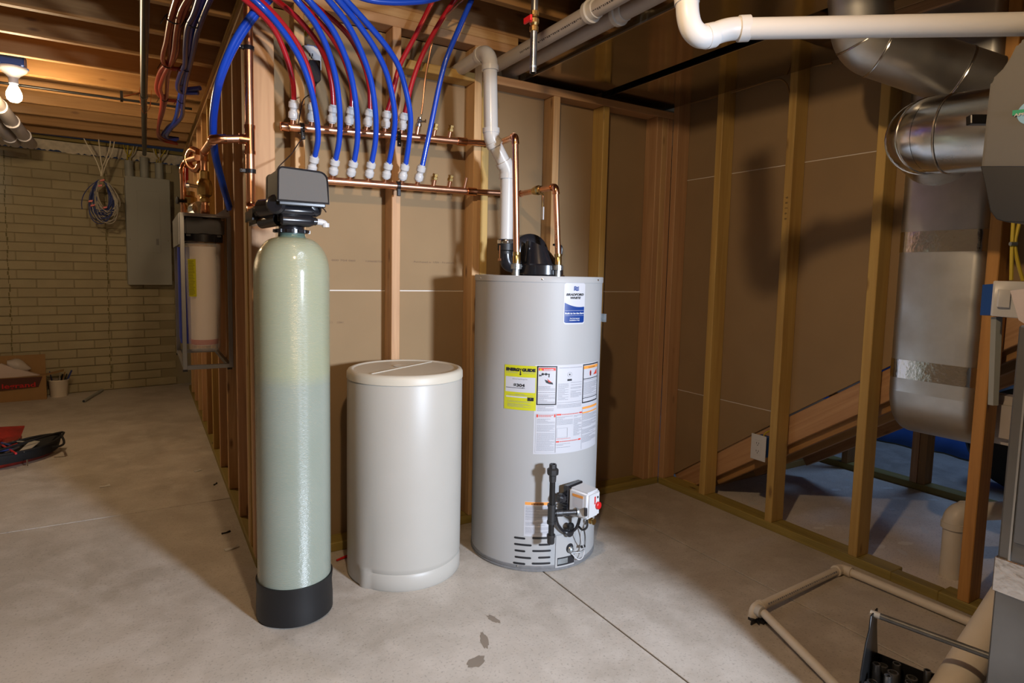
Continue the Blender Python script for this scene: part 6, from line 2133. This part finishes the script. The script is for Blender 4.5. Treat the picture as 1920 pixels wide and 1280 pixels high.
def bagring(z, k0, k1, hw_, w0=0.0):
    out = []
    for j in range(28):
        a = 2 * PI * j / 28
        x = (k0 + k1) / 2 + (k1 - k0) / 2 * math.cos(a)
        y = hw_ * math.sin(a) * (1 + 0.12 * math.sin(3 * a + z * 30)) + w0
        zz_ = z + 0.008 * math.sin(2 * a + 1)
        out.append(Vector((g0.x, g0.y, 0)) + gd_ * x + gnn * y + Vector((0, 0, zz_)))
    return out


E0, E1 = 0.05, gl + 0.25
loft([bagring(0.008, E0 + .03, E1, 0.075, 0.02), bagring(0.035, E0, E1, 0.095, 0.02)]).build('bag_bottom', M['red_tool'], tb, smooth=60)
mb = MB()
rg = [bagring(0.030, E0, E1, 0.098, 0.02), bagring(0.062, E0 - 0.02, E1, 0.112, 0.01), bagring(0.085, E0 - 0.035, E1, 0.115, 0.0), bagring(0.080, E0 - 0.01, E1, 0.085, 0.0), bagring(0.045, E0 + 0.02, E1, 0.070, 0.0)]
loft(rg).build('bag_wall', M['bag_black'], tb, smooth=60)
MB().tube([p_ + Vector((0, 0, 0.004)) for p_ in rg[2]] + [rg[2][0] + Vector((0, 0, 0.004))], 0.008, 8).build('rim_piping', M['bag_black'], tb)
hs = [rg[2][3] + Vector((0, 0, 0.004)), at(106, 812, z=0.11), at(116, 818, z=0.10), at(120, 830, z=0.085), at(112, 836, z=0.07), at(98, 838, z=0.065)]
MB().tube(spline(hs, 5), 0.007, 8).build('strap_handle', M['bag_black'], tb)
MB().prism([at(u, v_, z=0.078) for u, v_ in ((36, 846), (58, 826), (75, 828), (60, 840), (45, 848))], (0, 0, 0.003)).build('pocket_pad', M['cable_white'], tb)
for k, (u, v_, u2, v2_, mt_) in enumerate([(24, 828, 45, 828, 'chrome'), (5, 835, 30, 850, 'red_plastic'), (0, 845, 25, 842, 'cable_blue'), (8, 850, 35, 838, 'steel'), (3, 830, 20, 835, 'cable_blue'), (10, 840, 32, 832, 'red_plastic')]):
    MB().tube([at(u, v_, z=0.085), at(u2, v2_, z=0.088)], 0.006, 8).build('hand_tool', M[mt_], tb)
p_ = at(52, 868, z=0.02)
MB().tube([p_ + Vector((0, -0.01, 0.025)), p_ + Vector((0, -0.018, -0.012))], 0.004, 6).build('zipper_pull', M['chrome'], tb)

# ---- scraps on the floor
for i, (u, v_, l_, ang, mat, lab) in enumerate([
        (197, 911, 0.024, 0.15, 'pvc', 'small white plastic scrap on the floor left of the joint line'),
        (371, 882, 0.020, 0.5, 'pvc', 'tiny white scrap on the floor beside the left wall plate'),
        (435, 1027, 0.030, 0.35, 'pvc', 'small white twisted scrap on the floor near the post bottom'),
        (424, 998, 0.020, 0.3, 'iron', 'small dark metal staple on the floor near the post bottom'),
        (404, 907, 0.016, 0.9, 'iron', 'tiny dark scrap on the floor near the floor joint')]):
    p_ = at(u, v_, z=0.004)
    d_ = Vector((math.cos(ang), math.sin(ang), 0))
    e_ = Vector((-d_.y, d_.x, 0))
    w_ = 0.0060 if mat == 'pvc' else 0.0015
    mb = MB()
    mb.add([p_ - d_ * l_ - e_ * w_, p_ + e_ * -w_ * 1.2, p_ + d_ * l_ - e_ * w_, p_ + d_ * l_ * .9 + e_ * w_ + Vector((0, 0, .006)), p_ + e_ * w_ * .6 + Vector((0, 0, .002)), p_ - d_ * l_ + e_ * w_ * 1.4 + Vector((0, 0, .004)),
            p_ - d_ * l_ - e_ * w_ - Vector((0, 0, .003)), p_ + e_ * -w_ * 1.2 - Vector((0, 0, .003)), p_ + d_ * l_ - e_ * w_ - Vector((0, 0, .003)), p_ + d_ * l_ * .9 + e_ * w_, p_ + e_ * w_ * .6 - Vector((0, 0, .002)), p_ - d_ * l_ + e_ * w_ * 1.4],
           [(0, 1, 4, 5), (1, 2, 3, 4), (6, 11, 10, 7), (7, 10, 9, 8), (0, 6, 7, 1), (1, 7, 8, 2), (2, 8, 9, 3), (3, 9, 10, 4), (4, 10, 11, 5), (5, 11, 6, 0)])
    tag(mb.build('floor_scrap', M[mat], smooth=0), lab, 'debris')
p_ = at(640, 1046, z=0.006)
o = MB().tube([p_ - Vector((0.022, 0.010, 0)), p_ + Vector((0.03, 0.008, 0))], [0.004, 0.006], 8).build('marker', M['red_plastic'])
tag(o, 'small red plastic piece on the floor between the two tanks', 'debris')

# faint printing on the back-wall drywall
for (u, v_, txt, wd_) in ((622, 489, '000 704 060', 0.10), (686, 491, '120608706', 0.075), (776, 492, 'Purchased in  USA - Fireblock', 0.20), (613, 606, '0 0 1', 0.022), (632, 606, '12061', 0.026)):
    p_ = at(u, v_, y=SW + 0.0006)
    flat_text(txt, 0.011, p_, (1, 0, 0), (0, 0, 1), M['print_brown'], wb, name='board_print', width=wd_, off=0.0004)
for k, ch in enumerate('68298'):
    p_ = at(1474 - k * 1.2, 372 + k * 10, x=XR - 0.0005)
    flat_text(ch, 0.018, (XR - 0.0006, -0.733, p_.z), (0, 0, 1), (0, 1, 0), M['ink'], wr, name='pencil_mark', off=0.0)
